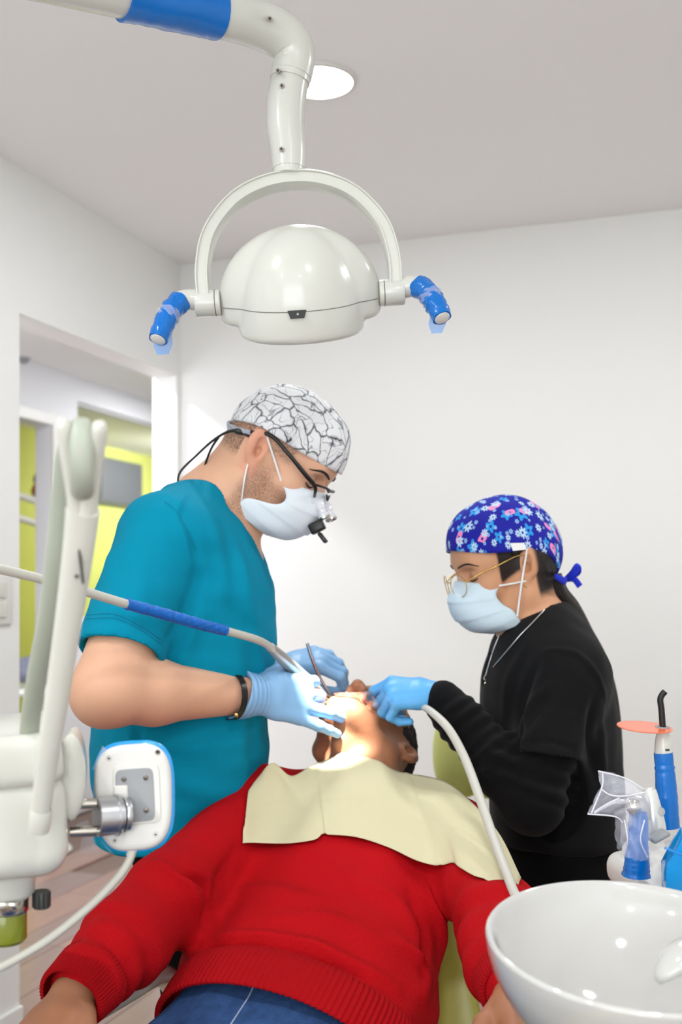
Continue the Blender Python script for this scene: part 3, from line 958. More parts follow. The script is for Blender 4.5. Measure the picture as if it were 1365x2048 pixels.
# keypad on an aluminium bracket
ky = 1.24
kc = P(268, 1594, ky)
kp = con
KM = frame((1, 0.10, 0.055), (-0.05, 0.12, 1), kc)
KX, KY, KZ = [Vector(KM.col[i][:3]) for i in range(3)]
def K(px, py, d=0.0):
    """point on the keypad back: photograph offsets from its centre in metres, d towards the camera"""
    return kc+KX*px+KZ*py-KY*d
def plate_outline(hw, hh, bulge, n=14, e=3.2):
    out = []
    for k in range(56):
        a = 2*math.pi*k/56
        c, s_ = math.cos(a), math.sin(a)
        x = math.copysign(abs(c)**(2/e), c)*hw
        z = math.copysign(abs(s_)**(2/e), s_)*hh
        x *= 1+bulge*(z/hh)
        out.append((x, z))
    return out
def slab(name, outl, layers, m, parent):
    """layers: list of (d, scale) from far to near"""
    vs, fs = [], []
    n = len(outl)
    for d, sc in layers:
        vs += [K(x*sc, z*sc, d) for x, z in outl]
    for i in range(len(layers)-1):
        for k in range(n):
            fs.append((i*n+k, i*n+(k+1) % n, (i+1)*n+(k+1) % n, (i+1)*n+k))
    fs += [tuple(range(n))[::-1], tuple((len(layers)-1)*n+k for k in range(n))]
    bm = bmesh.new()
    q = [bm.verts.new(v) for v in vs]
    for f in fs:
        bm.faces.new([q[i] for i in f])
    bmesh.ops.recalc_face_normals(bm, faces=bm.faces)
    return from_bm(name, bm, m, parent, True, 0.7)
ol = plate_outline(0.0435, 0.0605, 0.06)
kpad = slab('keypad_shell', ol, [(-0.012, 0.97), (-0.008, 1.0), (0.002, 1.0), (0.006, 0.97), (0.008, 0.92), (0.0086, 0.86)], MAT['plastic_matt'], con)
rs = np.random.RandomState(2)
ol2 = [(x*(1.02+0.012*rs.rand())+0.0008, z*(1.015+0.012*rs.rand())+0.0012) for x, z in plate_outline(0.0445, 0.062, 0.05)]
slab('blue_film', ol2, [(-0.016, 0.96), (-0.013, 1.0), (-0.002, 1.005), (-0.0015, 0.99)], MAT['film_light'], kpad)
for (x0, z0, x1, z1) in ((-0.046, 0.035, -0.033, 0.061), (-0.048, 0.0, -0.041, 0.038), (-0.03, -0.06, -0.040, -0.045)):
    mk('film_edge', [K(x0, z0, 0.001), K(x1, z1, 0.002), K(x1+0.005, z1-0.004, 0.0075), K(x0+0.006, z0-0.003, 0.007)], [(0, 1, 2, 3)], MAT['clear'], kpad)
slab('raised_frame', [(x*0.0265+0.0045, z*0.034+0.0035) for x, z in plate_outline(1, 1, 0, e=9)], [(0.006, 1.0), (0.0094, 1.0), (0.0102, 0.975)], MAT['plastic_matt'], kpad)
slab('mounting_plate', [(x*0.0215+0.0025, z*0.030+0.0025) for x, z in plate_outline(1, 1, 0, e=8)], [(0.008, 1.0), (0.0112, 1.0), (0.0116, 0.985)], MAT['plate'], kpad)
for (px, py) in ((-0.0093, 0.0215), (0.0155, 0.0215), (0.0145, -0.0155), (-0.0107, -0.0165)):
    screw(K(px, py, 0.0114), -KY, 0.0029, MAT['screw'], kpad)
for (px, py) in ((-0.0255, 0.046), (0.030, 0.049), (0.0235, -0.0435), (-0.0225, -0.0465)):
    lathe('screw_well', [(0, 0), (0.0022, 0.0), (0.003, 0.0006), (0.0031, 0.0)], axisM(K(px, py, 0.0082), K(px, py, 1)), MAT['screw'], kpad, 14)
    cyl('screw_core', K(px, py, 0.0081), K(px, py, 0.0090), 0.0013, MAT['dark'], kpad, 8)
# bracket
hubA, hubB = P(193, 1634, 1.205), P(231, 1631, 1.215)
hax = (hubB-hubA).normalized()
lathe('bracket_hub', [(0, 0), (0.0205, 0), (0.0215, 0.001), (0.0215, 0.021), (0.0235, 0.0215), (0.0235, 0.0235), (0.0205, 0.024), (0.0185, 0.0245), (0.0185, 0.029), (0, 0.029)], axisM(hubA, hubB), MAT['alu'], kpad, 40)
lathe('hub_nut', [(0.012, 0), (0.019, 0), (0.0195, 0.0008), (0.0195, 0.0055), (0.019, 0.0062), (0.0, 0.0062)], axisM(hubB+hax*0.009, hubB+hax*0.02), MAT['alu'], kpad, 40)
rbox('nut_slot', (0.008, 0.0015, 0.0012), frame(hax, (0, -1, 0.2), hubB+hax*0.0125+Vector((0, -0.0193, -0.003))), MAT['knob'], kpad, 0)
rbox('bracket_block', (0.016, 0.012, 0.018), frame(KX, KZ, K(-0.013, 0.006, 0.0095)), MAT['plastic_matt'], kpad, 0.002, 2)
for yy in (1607, 1662):
    cyl('bracket_rod', P(140, yy+2, 1.2), P(194, yy, 1.207), 0.006, MAT['steel'], kpad, 20)
# cable and strain relief
cyl('strain_relief', P(268, 1694, 1.235), P(261, 1712, 1.235), 0.0052, MAT['plastic_matt'], kpad, 16)
tube('cable', [P(267, 1698, 1.235), P(258, 1722, 1.232), P(238, 1752, 1.225), P(190, 1803, 1.21), P(120, 1862, 1.18), P(50, 1908, 1.15), P(-40, 1950, 1.12), P(-160, 1960, 1.1), P(-230, 1850, 1.15), P(-235, 1770, 1.2)], 0.0047, MAT['grey_hose'], kpad, 14, 8)
# loose clear film below the console end
mk('loose_film', [P(150, 1650, 1.26), P(175, 1640, 1.262), P(200, 1708, 1.27), P(158, 1705, 1.25), P(165, 1672, 1.24)], [(0, 1, 4), (1, 2, 4), (4, 2, 3)], MAT['clear'], con)

# ------------------------------------------------------------------ handpiece on its hose, held by the dentist
hpz = thing('dental_handpiece', 'grey handpiece hose with a blue netted sleeve crossing in front of the dentist', 'dental handpiece', P(560, 1310, 1.86))
hose_pts = [P(-140, 1108, 1.25), P(0, 1138, 1.36), P(120, 1168, 1.45), P(250, 1207, 1.55), P(350, 1234, 1.62), P(450, 1261, 1.70), P(510, 1278, 1.76), P(535, 1290, 1.82), P(548, 1301, 1.855)]
tube('hose', hose_pts, 0.0066, MAT['grey_hose'], hpz, 18, 8)
tube('hose_tail', [P(-140, 1108, 1.25), P(-230, 1110, 1.22), P(-300, 1250, 1.2), P(-260, 1500, 1.2), P(-200, 1540, 1.2)], 0.0066, MAT['grey_hose'], hpz, 14, 8)
m_net = mat('blue netted sleeve', (0, 100, 190), 0.5, bump=0.8, bscale=160, var=0.3, vscale=130)
rs = np.random.RandomState(3)
wr3 = rs.normal(size=80)*0.03
tube('blue_sleeve', [P(252, 1207.6, 1.552), P(350, 1234, 1.62), P(402, 1249, 1.66), P(451, 1261.3, 1.701)], [0.0083, 0.0088, 0.0086, 0.0082], m_net, hpz, 20, 20, mod=lambda a, s: 1+wr3[int(s*79)]+0.05*math.sin(6*a+70*s))
tube('handpiece_body', [P(541, 1294, 1.84), P(560, 1312, 1.89), P(585, 1335, 1.96), P(620, 1364, 2.02), P(650, 1392, 2.06)], [0.0078, 0.0105, 0.0118, 0.0098, 0.006], mat('satin grey metal', (168, 166, 160), 0.42, metal=0.5), hpz, 20, 8)
tube('handpiece_head', [P(650, 1392, 2.06), P(672, 1406, 2.075), P(686, 1414, 2.08)], [0.006, 0.005, 0.0045], MAT['steel'], hpz, 16, 6)

# ------------------------------------------------------------------ cuspidor bowl (right foreground)
bc = Vector((0.309, 1.124, 0.915))
cb_ = thing('cuspidor_bowl', 'large white glazed spittoon bowl at the lower right corner', 'bowl', bc-Vector((0, 0, 0.13)))
BM = Matrix.Translation(bc) @ Matrix.Rotation(math.radians(7.2), 4, 'X') @ Matrix.Rotation(math.radians(1.2), 4, 'Y')
Rb = 0.155
prof = [(0.02, -0.098), (0.05, -0.095), (0.085, -0.08), (0.115, -0.055), (0.137, -0.026), (0.147, -0.006), (0.1505, -0.0005), (0.1535, 0.001), (0.156, -0.001), (0.1565, -0.005), (0.154, -0.02), (0.145, -0.045), (0.125, -0.078), (0.095, -0.104), (0.055, -0.122), (0.03, -0.128), (0, -0.128)]
pp = crom([(a, b_) for a, b_ in prof], 4)
lathe('bowl_shell', [(max(0.0, a), b_) for a, b_ in pp], BM, MAT['ceramic'], cb_, 96, 1.2)
lathe('drain', [(0, -0.0955), (0.014, -0.0955), (0.02, -0.0965), (0.024, -0.0975)], BM, MAT['ceramic'], cb_, 32)
lathe('drain_ring', [(0.019, -0.094), (0.022, -0.0935), (0.0235, -0.095), (0.022, -0.097)], BM, MAT['steel'], cb_, 32)
cyl('bowl_stem', bc-Vector((0, 0, 0.9)), bc-Vector((0, 0, 0.115)), 0.045, MAT['plastic'], cb_, 32, 0.004)
lathe('bowl_foot', [(0, 0), (0.16, 0), (0.15, 0.03), (0.06, 0.06), (0, 0.06)], Matrix.Translation((bc.x, bc.y, 0)), MAT['plastic'], cb_, 40)
# flush spout arching in from the right edge
tube('flush_spout', [P(1470, 2010, 1.06), P(1440, 1940, 1.07), P(1395, 1908, 1.08), P(1352, 1922, 1.08), P(1325, 1950, 1.076), P(1318, 1966, 1.075)], [0.024, 0.022, 0.02, 0.016, 0.009, 0.003], MAT['ceramic'], cb_, 24, 8, flat=(0.7, 1.3))

# ------------------------------------------------------------------ instrument holder beside the assistant (right edge)
TY = 1.62
tray = thing('instrument_holder', 'white moulded instrument holder at the right edge behind the bowl', 'instrument holder', P(1330, 1740, TY))
tb = Blob(0.004)
h0 = P(1262, 1745, 1.50)
ht = P(1262, 1745, 1.5).z
def T(px, py, Y):
    return P(px, py, Y)
HOM = frame((1, 0.25, 0.14), (-0.14, -0.22, 1), T(1352, 1722, 1.56)-Vector((0, 0, 0.022)))
rbox('holder_body', (0.155, 0.15, 0.05), HOM, MAT['plastic_matt'], tray, 0.02, 6)
rbox('holder_skirt', (0.13, 0.12, 0.06), HOM @ Matrix.Translation((0.01, 0.005, -0.04)), MAT['plastic_matt'], tray, 0.02, 4)
rbox('holder_recess', (0.032, 0.018, 0.006), frame((1, 0.55, 0.35), (-0.2, -0.5, 1), T(1318, 1672, 1.515)), MAT['plate'], tray, 0.003, 2)
cyl('holder_arm', T(1400, 1740, 1.62), T(1560, 1760, 1.62), 0.03, MAT['plastic'], tray, 20)
cyl('holder_post', T(1560, 1765, 1.62)-Vector((0, 0, 0.82)), T(1560, 1700, 1.62), 0.035, MAT['plastic'], tray, 20)
# curing light
cl = thing('curing_light', 'curing light with blue wrapped handle, black tip and orange shield', 'curing light', T(1338, 1645, TY))
rs = np.random.RandomState(9)
wr4 = rs.normal(size=40)*0.02
cax0, cax1 = T(1337, 1655, TY), T(1327, 1505, TY)
tube('blue_film', [cax0, T(1333, 1590, TY), T(1330, 1540, TY), cax1], [0.0172, 0.0158, 0.0146, 0.0135], MAT['film'], cl, 18, 8, mod=lambda a, s: 1+wr4[int(s*39)]+0.05*math.cos(3*a+2*s))
tube('light_body', [T(1328, 1508, TY), T(1327.5, 1490, TY), T(1327, 1475, TY), T(1327, 1464, TY)], [0.0132, 0.0125, 0.0108, 0.0085], MAT['plastic'], cl, 24, 6)
rbox('light_mark', (0.006, 0.001, 0.003), Matrix.Translation(T(1336, 1500, TY-0.0135)), MAT['knob'], cl, 0)
cyl('tip_collar', T(1327, 1466, TY), T(1326.5, 1460, TY), 0.0088, MAT['steel'], cl, 20)
tube('light_guide', [T(1326.5, 1458, TY), T(1324, 1420, TY), T(1321.5, 1400, TY), T(1325, 1390, TY), T(1331, 1383, TY)], [0.0048, 0.0047, 0.0046, 0.0046, 0.0047], MAT['black'], cl, 18, 8)
SM = frame((1, 0.0, -0.045), (0.02, -0.09, 1), T(1290, 1454, TY))
lathe('orange_shield', [(0, -0.001), (0.0405, -0.001), (0.0412, 0), (0.0405, 0.001), (0, 0.001)], SM, MAT['orange'], cl, 48)
lathe('shield_grommet', [(0.0045, -0.0025), (0.0105, -0.0025), (0.0115, 0), (0.0105, 0.003), (0.0045, 0.003)], frame((1, 0, -0.045), (0.02, -0.09, 1), T(1326, 1457, TY)), MAT['plate'], cl, 24)
# air-water syringe in a clear sleeve over blue film
sy = thing('water_syringe', 'syringe wrapped in blue film under a clear plastic sleeve', 'syringe', T(1272, 1745, 1.5))
wr5 = np.random.RandomState(10).normal(size=40)*0.03
tube('blue_film', [T(1272, 1752, 1.49), T(1274, 1715, 1.49), T(1277, 1670, 1.495), T(1281, 1622, 1.5)], [0.0195, 0.0165, 0.0145, 0.0135], MAT['film'], sy, 16, 8, mod=lambda a, s: 1+wr5[int(s*39)]+0.06*math.cos(3*a+5*s))
sb = tube('syringe_head', [T(1286, 1640, 1.5), T(1283, 1622, 1.5), T(1278, 1608, 1.5), T(1266, 1603, 1.5), T(1252, 1603, 1.5)], [0.0115, 0.0125, 0.0125, 0.011, 0.009], MAT['alu'], sy, 20, 6)
lathe('push_button', [(0, 0), (0.0095, 0), (0.011, 0.002), (0.011, 0.006), (0.008, 0.0085), (0, 0.0095)], axisM(T(1268, 1612, 1.489), T(1268, 1614, 1.40)), MAT['steel'], sy, 24)
tube('nozzle', [T(1254, 1603, 1.5), T(1230, 1604, 1.495), T(1205, 1616, 1.49), T(1190, 1625, 1.488)], [0.0035, 0.003, 0.0025, 0.002], MAT['clear2'], sy, 10, 6)
# the sleeve: a two-walled crumpled bag, flared mouth to the left
def sleeve_sheet(name, rows, m, seedv, parent):
    vs, fs = [], []
    rs = np.random.RandomState(seedv)
    nr, nc = len(rows), len(rows[0])
    pt = np.array([[tuple(q) for q in r] for r in rows])
    up_ = []
    U, V = 30, 16
    for i in range(U+1):
        fi = i/U*(nr-1)
        i0 = min(int(fi), nr-2)
        rr = pt[i0]+(pt[i0+1]-pt[i0])*(fi-i0)
        for j in range(V+1):
            fj = j/V*(nc-1)
            j0 = min(int(fj), nc-2)
            q = rr[j0]+(rr[j0+1]-rr[j0])*(fj-j0)
            w = math.sin(math.pi*j/V)
            q = q+np.array((0, -1, 0))*0.004*w*math.sin(i*1.1+j*0.9+seedv)+rs.normal(size=3)*0.0006
            vs.append(q)
    for i in range(U):
        for j in range(V):
            a = i*(V+1)+j
            fs.append((a, a+1, a+V+2, a+V+1))
    return mk(name, vs, fs, m, parent)
near, far = 1.472, 1.53
rowsN = [[T(1197, 1542, near+0.02), T(1203, 1575, near+0.01), T(1176, 1628, near+0.02)],
         [T(1232, 1552, near), T(1226, 1590, near-0.008), T(1218, 1632, near)],
         [T(1275, 1570, near), T(1262, 1605, near-0.012), T(1240, 1634, near)],
         [T(1300, 1600, near), T(1272, 1622, near-0.014), T(1243, 1648, near)],
         [T(1302, 1660, near), T(1272, 1665, near-0.012), T(1241, 1680, near)],
         [T(1303, 1722, near), T(1275, 1720, near-0.008), T(1248, 1712, near)]]
rowsF = [[q+Vector((0, 0.03 if i else 0.002, 0)) for q in r] for i, r in enumerate(rowsN)]
bag = sleeve_sheet('clear_sleeve', rowsN, MAT['clear'], 1, sy)
sleeve_sheet('clear_sleeve', rowsF, MAT['clear'], 2, sy)
for pts in ([T(1206, 1545, near), T(1205, 1573, near), T(1184, 1626, near)], [T(1197, 1542, near), T(1250, 1556, near-0.002), T(1287, 1578, near)], [T(1203, 1578, near), T(1222, 1590, near-0.01), T(1250, 1592, near-0.012), T(1290, 1585, near)],
            [T(1190, 1626, near), T(1215, 1608, near-0.01), T(1240, 1596, near-0.012)], [T(1176, 1628, near), T(1230, 1633, near-0.004), T(1246, 1645, near)], [T(1250, 1640, near-0.01), T(1256, 1680, near-0.012), T(1250, 1708, near)],
            [T(1290, 1640, near-0.008), T(1282, 1680, near-0.01), T(1296, 1715, near)]):
    tube('sleeve_crease', pts, 0.0011, MAT['clear2'], bag, 8, 6)
# suction valve cone
vl = thing('suction_valve', 'silver and white conical suction valve standing between syringe and curing light', 'valve', T(1304, 1665, 1.56))
lathe('valve_cone', [(0, 0), (0.0165, 0.0), (0.0175, 0.01), (0.0155, 0.03), (0.0125, 0.048), (0.0095, 0.064), (0.0085, 0.0655), (0.0075, 0.064), (0.007, 0.05), (0, 0.05)], axisM(T(1310, 1668, 1.56), T(1300, 1578, 1.56)), mat('pearl white enamel', (225, 226, 222), 0.2, metal=0.3, coat=0.5), vl, 28)
lathe('valve_knob', [(0, 0), (0.0045, 0), (0.0065, 0.001), (0.0072, 0.006), (0.006, 0.009), (0, 0.0095)], axisM(T(1317, 1624, 1.556), T(1330, 1622, 1.54)), MAT['alu'], vl, 20)
# box wrapped in light blue film at the right edge
wx = thing('film_wrapped_box', 'light blue film wrapped block at the right edge of the holder', 'control box', T(1365, 1740, 1.42))
wbm = bmesh.new()
bmesh.ops.create_cube(wbm, size=1.0)
bmesh.ops.subdivide_edges(wbm, edges=wbm.edges[:], cuts=5, use_grid_fill=True)
bmesh.ops.scale(wbm, vec=(0.075, 0.06, 0.095), verts=wbm.verts)
rs = np.random.RandomState(8)
for v in wbm.verts:
    if v.co.z > 0.005 and v.co.x < -0.02:
        v.co.x += (v.co.z-0.005)*0.55
    v.co += Vector(rs.normal(size=3)*0.0012)
bmesh.ops.transform(wbm, matrix=Matrix.Translation(T(1388, 1738, 1.42)) @ Matrix.Rotation(math.radians(-12), 4, 'Z'), verts=wbm.verts)
from_bm('blue_film', wbm, MAT['film_light'], wx, True, 0.5)
wrp = [T(1330, 1695, 1.388), T(1345, 1702, 1.386), T(1372, 1712, 1.384)]
tube('film_fold', wrp, 0.002, MAT['film_clear'], wx, 8, 6)
# ------------------------------------------------------------------ people: shared builders
def head_frame(o, h, pitch):
    """head matrix: local x = where the face looks, y = the person's left, z = crown"""
    h = Vector(h).normalized()
    p = math.radians(pitch)
    return frame(h*math.cos(p)-Vector((0, 0, 1))*math.sin(p), h*math.sin(p)+Vector((0, 0, 1))*math.cos(p), o)

def head_prims(b, M, s, mouth=False, jaw=0.0, nose=1.0):
    R3 = M.to_3x3().to_4x4()
    V = lambda x, y, z: M @ Vector((x*s, y*s, z*s))
    yv = M.to_3x3() @ Vector((0, 1, 0))
    r = lambda *a: tuple(q*s for q in a)
    b.ell(V(-0.002, 0, 0.036), r(0.099, 0.076, 0.094), R3, k=0.02)
    b.add(V(0.06, 0, 0.03), V(0.048, 0, -0.062+jaw), r(0.060, 0.046), r(0.046, 0.036), k=0.03, u=yv)
    b.ell(V(0.079, 0, -0.084+jaw), r(0.022, 0.026, 0.020), R3, k=0.025)
    for y in (-1, 1):
        b.add(V(0.0, y*0.057, -0.06), V(0.066, y*0.024, -0.084+jaw), 0.017*s, 0.016*s, k=0.03)
        b.add(V(-0.012, y*0.060, 0.0), V(0.0, y*0.056, -0.045), 0.016*s, 0.018*s, k=0.03)
        b.ell(V(0.062, y*0.036, -0.018), r(0.027, 0.026, 0.026), R3, k=0.02)
    b.add(V(0.085, -0.034, 0.034), V(0.085, 0.034, 0.034), 0.012*s, k=0.02)
    b.ell(V(0.07, 0, 0.06), r(0.032, 0.05, 0.035), R3, k=0.02)
    for y in (-1, 1):
        b.ell(V(0.101, y*0.033, 0.012), r(0.016, 0.019, 0.012), R3, k=0.014, op='-')
        b.ell(V(0.079, y*0.033, 0.011), r(0.0135, 0.016, 0.012), R3, k=0.005)
    b.add(V(0.095, 0, 0.022), V(0.115*nose, 0, -0.026), 0.007*s, 0.0115*s, k=0.010)
    for y in (-1, 1):
        b.ell(V(0.105*nose, y*0.0125, -0.031), r(0.011, 0.0075, 0.008), R3, k=0.006)
        b.ell(V(0.110*nose, y*0.0065, -0.040), r(0.006, 0.0038, 0.007), R3, k=0.003, op='-')
    if mouth:
        b.add(V(0.096, -0.022, -0.058), V(0.096, 0.022, -0.058), 0.0085*s, k=0.012)
        b.add(V(0.089, -0.018, -0.088), V(0.089, 0.018, -0.088), 0.009*s, k=0.012)
        b.ell(V(0.098, 0, -0.073), r(0.028, 0.021, 0.011), R3, k=0.006, op='-')
    else:
        b.add(V(0.096, -0.02, -0.058), V(0.096, 0.02, -0.058), 0.007*s, k=0.012)
        b.add(V(0.094, -0.018, -0.069), V(0.094, 0.018, -0.069), 0.007*s, k=0.008)
    for y in (-1, 1):
        E3 = (M.to_3x3() @ Matrix.Rotation(y*math.radians(-30), 3, 'Z') @ Matrix.Rotation(math.radians(-12), 3, 'Y')).to_4x4()
        W3 = lambda x, yy, z: V(-0.012, y*0.079, 0.003)+E3.to_3x3() @ Vector((x*s, y*yy*s, z*s))
        b.ell(W3(0, 0.003, 0.006), r(0.0195, 0.0085, 0.031), E3, k=0.005)
        b.ell(W3(0.006, 0.002, -0.023), r(0.0095, 0.0065, 0.012), E3, k=0.005)
        b.ell(W3(0.004, 0.0125, 0.004), r(0.0125, 0.0095, 0.021), E3, k=0.002, op='-')
        b.ell(W3(0.006, 0.008, -0.003), r(0.0075, 0.014, 0.011), E3, k=0.002, op='-')
        b.add(W3(-0.004, 0.0065, 0.018), W3(-0.007, 0.0065, -0.006), 0.0028*s, 0.0032*s, k=0.003)
        b.add(W3(0.0145, 0.004, -0.001), W3(0.0140, 0.005, -0.010), 0.0042*s, 0.004*s, k=0.003)

def ear_pts(M, s, y, pts):
    E3 = (M.to_3x3() @ Matrix.Rotation(y*math.radians(-30), 3, 'Z') @ Matrix.Rotation(math.radians(-12), 3, 'Y'))
    o = M @ Vector((-0.012*s, y*0.079*s, 0.003*s))
    return [o+E3 @ Vector((a*s, y*b_*s, c*s)) for a, b_, c in pts]

def hand(b, M, sc, curls, thumb, mir=1, g=0.0, spread=(6, 1, -4, -10), k=0.004):
    """fingers: index, middle, ring, little; local x along the fingers, y to the thumb, z back of the hand"""
    V = lambda x, y, z: M @ Vector((x*sc, y*mir*sc, z*sc))
    yv = M.to_3x3() @ Vector((0, 1, 0))
    b.add(V(0.0, 0, 0), V(0.035, 0.002, 0), ((0.026+g)*sc, (0.020+g)*sc), ((0.035+g)*sc, (0.017+g)*sc), k=0.015, u=yv)
    b.add(V(0.035, 0.002, 0), V(0.078, 0.001, 0.0), ((0.035+g)*sc, (0.017+g)*sc), ((0.038+g)*sc, (0.0125+g)*sc), k=0.015, u=yv)
    b.add(V(0.02, 0.018, -0.008), V(0.048, 0.032, -0.012), (0.017+g)*sc, (0.014+g)*sc, k=0.012)
    bases = [(0.088, 0.029), (0.092, 0.0085), (0.088, -0.0115), (0.078, -0.030)]
    lens = [(0.043, 0.026, 0.022), (0.047, 0.030, 0.023), (0.044, 0.028, 0.023), (0.035, 0.021, 0.020)]
    rads = [(0.0105, 0.0092, 0.0082, 0.0070), (0.0108, 0.0094, 0.0084, 0.0071), (0.0103, 0.0090, 0.0080, 0.0068), (0.0092, 0.0080, 0.0071, 0.0061)]
    tips = []
    for i in range(4):
        x, y = bases[i]
        p = Vector((x, y, 0.001))
        b.add(V(x-0.03, y*0.8, 0.002), V(*p), (0.009+g)*sc, (rads[i][0]+g)*sc, k=0.012)
        ang = 0
        sg = math.radians(spread[i])
        js = [V(*p)]
        for j in range(3):
            ang += math.radians(curls[i][j])
            d = Vector((math.cos(ang)*math.cos(sg), math.sin(sg)*(1 if j == 0 else 0.8), -math.sin(ang)))
            q = p+d*lens[i][j]
            b.add(V(*p), V(*q), (rads[i][j]+g)*sc, (rads[i][j+1]+g)*sc, k=k)
            p = q
            js.append(V(*p))
        tips.append(js)
    tr = (0.0145, 0.0118, 0.0108, 0.0082)
    tj = [V(*q) for q in thumb]
    for i in range(len(tj)-1):
        b.add(tj[i], tj[i+1], (tr[i]+g)*sc, (tr[i+1]+g)*sc, k=0.007)
    return tips, tj

def cap_mesh(name, M, s, rim, puff, m, parent, top=0.0, lump=None, seed=0, nphi=72, nth=26):
    """surgical cap over the cranium. rim: heights at front, side, back; puff: how far it stands off"""
    c0 = np.array((0.0, 0, 0.036))
    rs = np.random.RandomState(seed)
    vs, uv, fs = [], [], []
    ph = rs.uniform(0, 6.28, 6)
    for i in range(nth+3):
        for j in range(nphi):
            a = 2*math.pi*j/nphi
            f = abs(((a+math.pi) % (2*math.pi))-math.pi)/math.pi       # 0 front .. 1 back
            if f < 0.5:
                q = f/0.5
                q = q*q*(3-2*q)
                zr = rim[0]+(rim[1]-rim[0])*q
            else:
                q = (f-0.5)/0.5
                q = q*q*(3-2*q)
                zr = rim[1]+(rim[2]-rim[1])*q
            pf = puff[0]+(puff[1]-puff[0])*f
            rx, ry, rz = 0.099+pf, 0.077+puff[2], 0.094+top
            ct = max(-0.9, min(0.95, (zr-c0[2])/rz))
            th1 = math.acos(ct)
            t = min(i, nth)/nth
            th = 0.02+(th1-0.02)*t
            e = 0.94
            x = rx*math.copysign(abs(math.sin(th))**e, math.sin(th))*math.cos(a)
            y = ry*math.copysign(abs(math.sin(th))**e, math.sin(th))*math.sin(a)
            z = rz*math.cos(th)
            wv = 0.0012*(math.sin(3*a+4*th+ph[0])+math.sin(7*a-5*th+ph[1])+0.8*math.sin(11*a+9*th+ph[2]))*math.sin(th)
            p = np.array((x, y, z))
            p = p*(1+wv/np.linalg.norm(p))
            if lump:
                for (lc_, lr, la) in lump:
                    d_ = np.linalg.norm(p+c0-np.array(lc_))
                    p = p+p/np.linalg.norm(p)*la*math.exp(-(d_/lr)**2)
            if i > nth:
                p = p*(1-0.006*(i-nth)/0.1)
            p = p+c0
            vs.append(M @ Vector(tuple(p*s)))
            uv.append((0.105*th*math.cos(a), 0.105*th*math.sin(a)))
    N = nth+3
    for i in range(N-1):
        for j in range(nphi):
            j2 = (j+1) % nphi
            fs.append((i*nphi+j, (i+1)*nphi+j, (i+1)*nphi+j2, i*nphi+j2))
    fs.append(tuple(range(nphi)))
    return mk(name, vs, fs, m, parent, True, uv)

def mask_mesh(M, s, m, parent, notch=0.02, bulge=0.0, fwd=0.0, seed=0):
    Cv = crom([(0.113, 0.004), (0.132, -0.024), (0.134, -0.052), (0.121, -0.082), (0.100, -0.104), (0.070, -0.116)], 8)
    Ev = crom([(0.050, 0.064, -0.016), (0.052+notch, 0.0655, -0.036), (0.045+notch, 0.067, -0.055), (0.026+fwd*0.7, 0.0725, -0.072), (0.012+fwd, 0.0735, -0.088), (0.006+fwd, 0.070, -0.102)], 8)
    nv, nu = len(Cv), 41
    vs, fs = [], []
    for i in range(nv):
        v = i/(nv-1)
        for j in range(nu):
            u = -1+2*j/(nu-1)
            a = abs(u)
            g = a**2.1
            x = Cv[i][0]+bulge*math.sin(math.pi*v)+(Ev[i][0]-Cv[i][0]-bulge*math.sin(math.pi*v))*g
            w = math.sin(a*math.pi/2)**0.92
            nar = 1-0.12*(1-v)*math.sin(a*math.pi)
            y = math.copysign(Ev[i][1]*w*nar, u)
            z = Cv[i][1]+(Ev[i][2]-Cv[i][1])*a**1.5
            pl = ((v*3.6) % 1.0)
            off = 0.0032*(pl**1.5)*(1-a*0.75)*math.sin(math.pi*min(1, v*1.02))
            off += 0.0012*math.sin(9*u+5*v+seed)*(a**2)
            n = Vector((1-0.6*a, u*0.8, -0.2)).normalized()
            p = Vector((x, y, z))+n*off
            vs.append(M @ (p*s))
    for i in range(nv-1):
        for j in range(nu-1):
            a = i*nu+j
            fs.append((a, a+nu, a+nu+1, a+1))
    o = mk('face_mask', vs, fs, m, parent)
    sd = o.modifiers.new('thickness', 'SOLIDIFY')
    sd.thickness = 0.0012
    return o, (lambda i_, j_: Vector(vs[i_*nu+j_])), nv, nu

def skin(name, rgb, var=0.08):
    m = mat(name, rgb, 0.5, bump=0.12, bscale=260, var=var, vscale=14, spec=0.35)
    return m

M_GLOVE = mat('blue nitrile glove', (138, 184, 226), 0.42, bump=0.15, bscale=60, spec=0.4)
M_GLOVE2 = mat('bright blue nitrile glove', (92, 168, 224), 0.42, bump=0.15, bscale=60, spec=0.4)
M_MASK = mat('pale blue mask fabric', (203, 222, 232), 0.85, bump=0.15, bscale=600)
M_LOOP = mat('white elastic', (238, 238, 238), 0.7)
M_LASH = mat('dark lash hair', (30, 22, 18), 0.7)

# cap prints
def node_chain(m):
    return m.node_tree, m.node_tree.nodes, m.node_tree.links, m.node_tree.nodes['Principled BSDF']

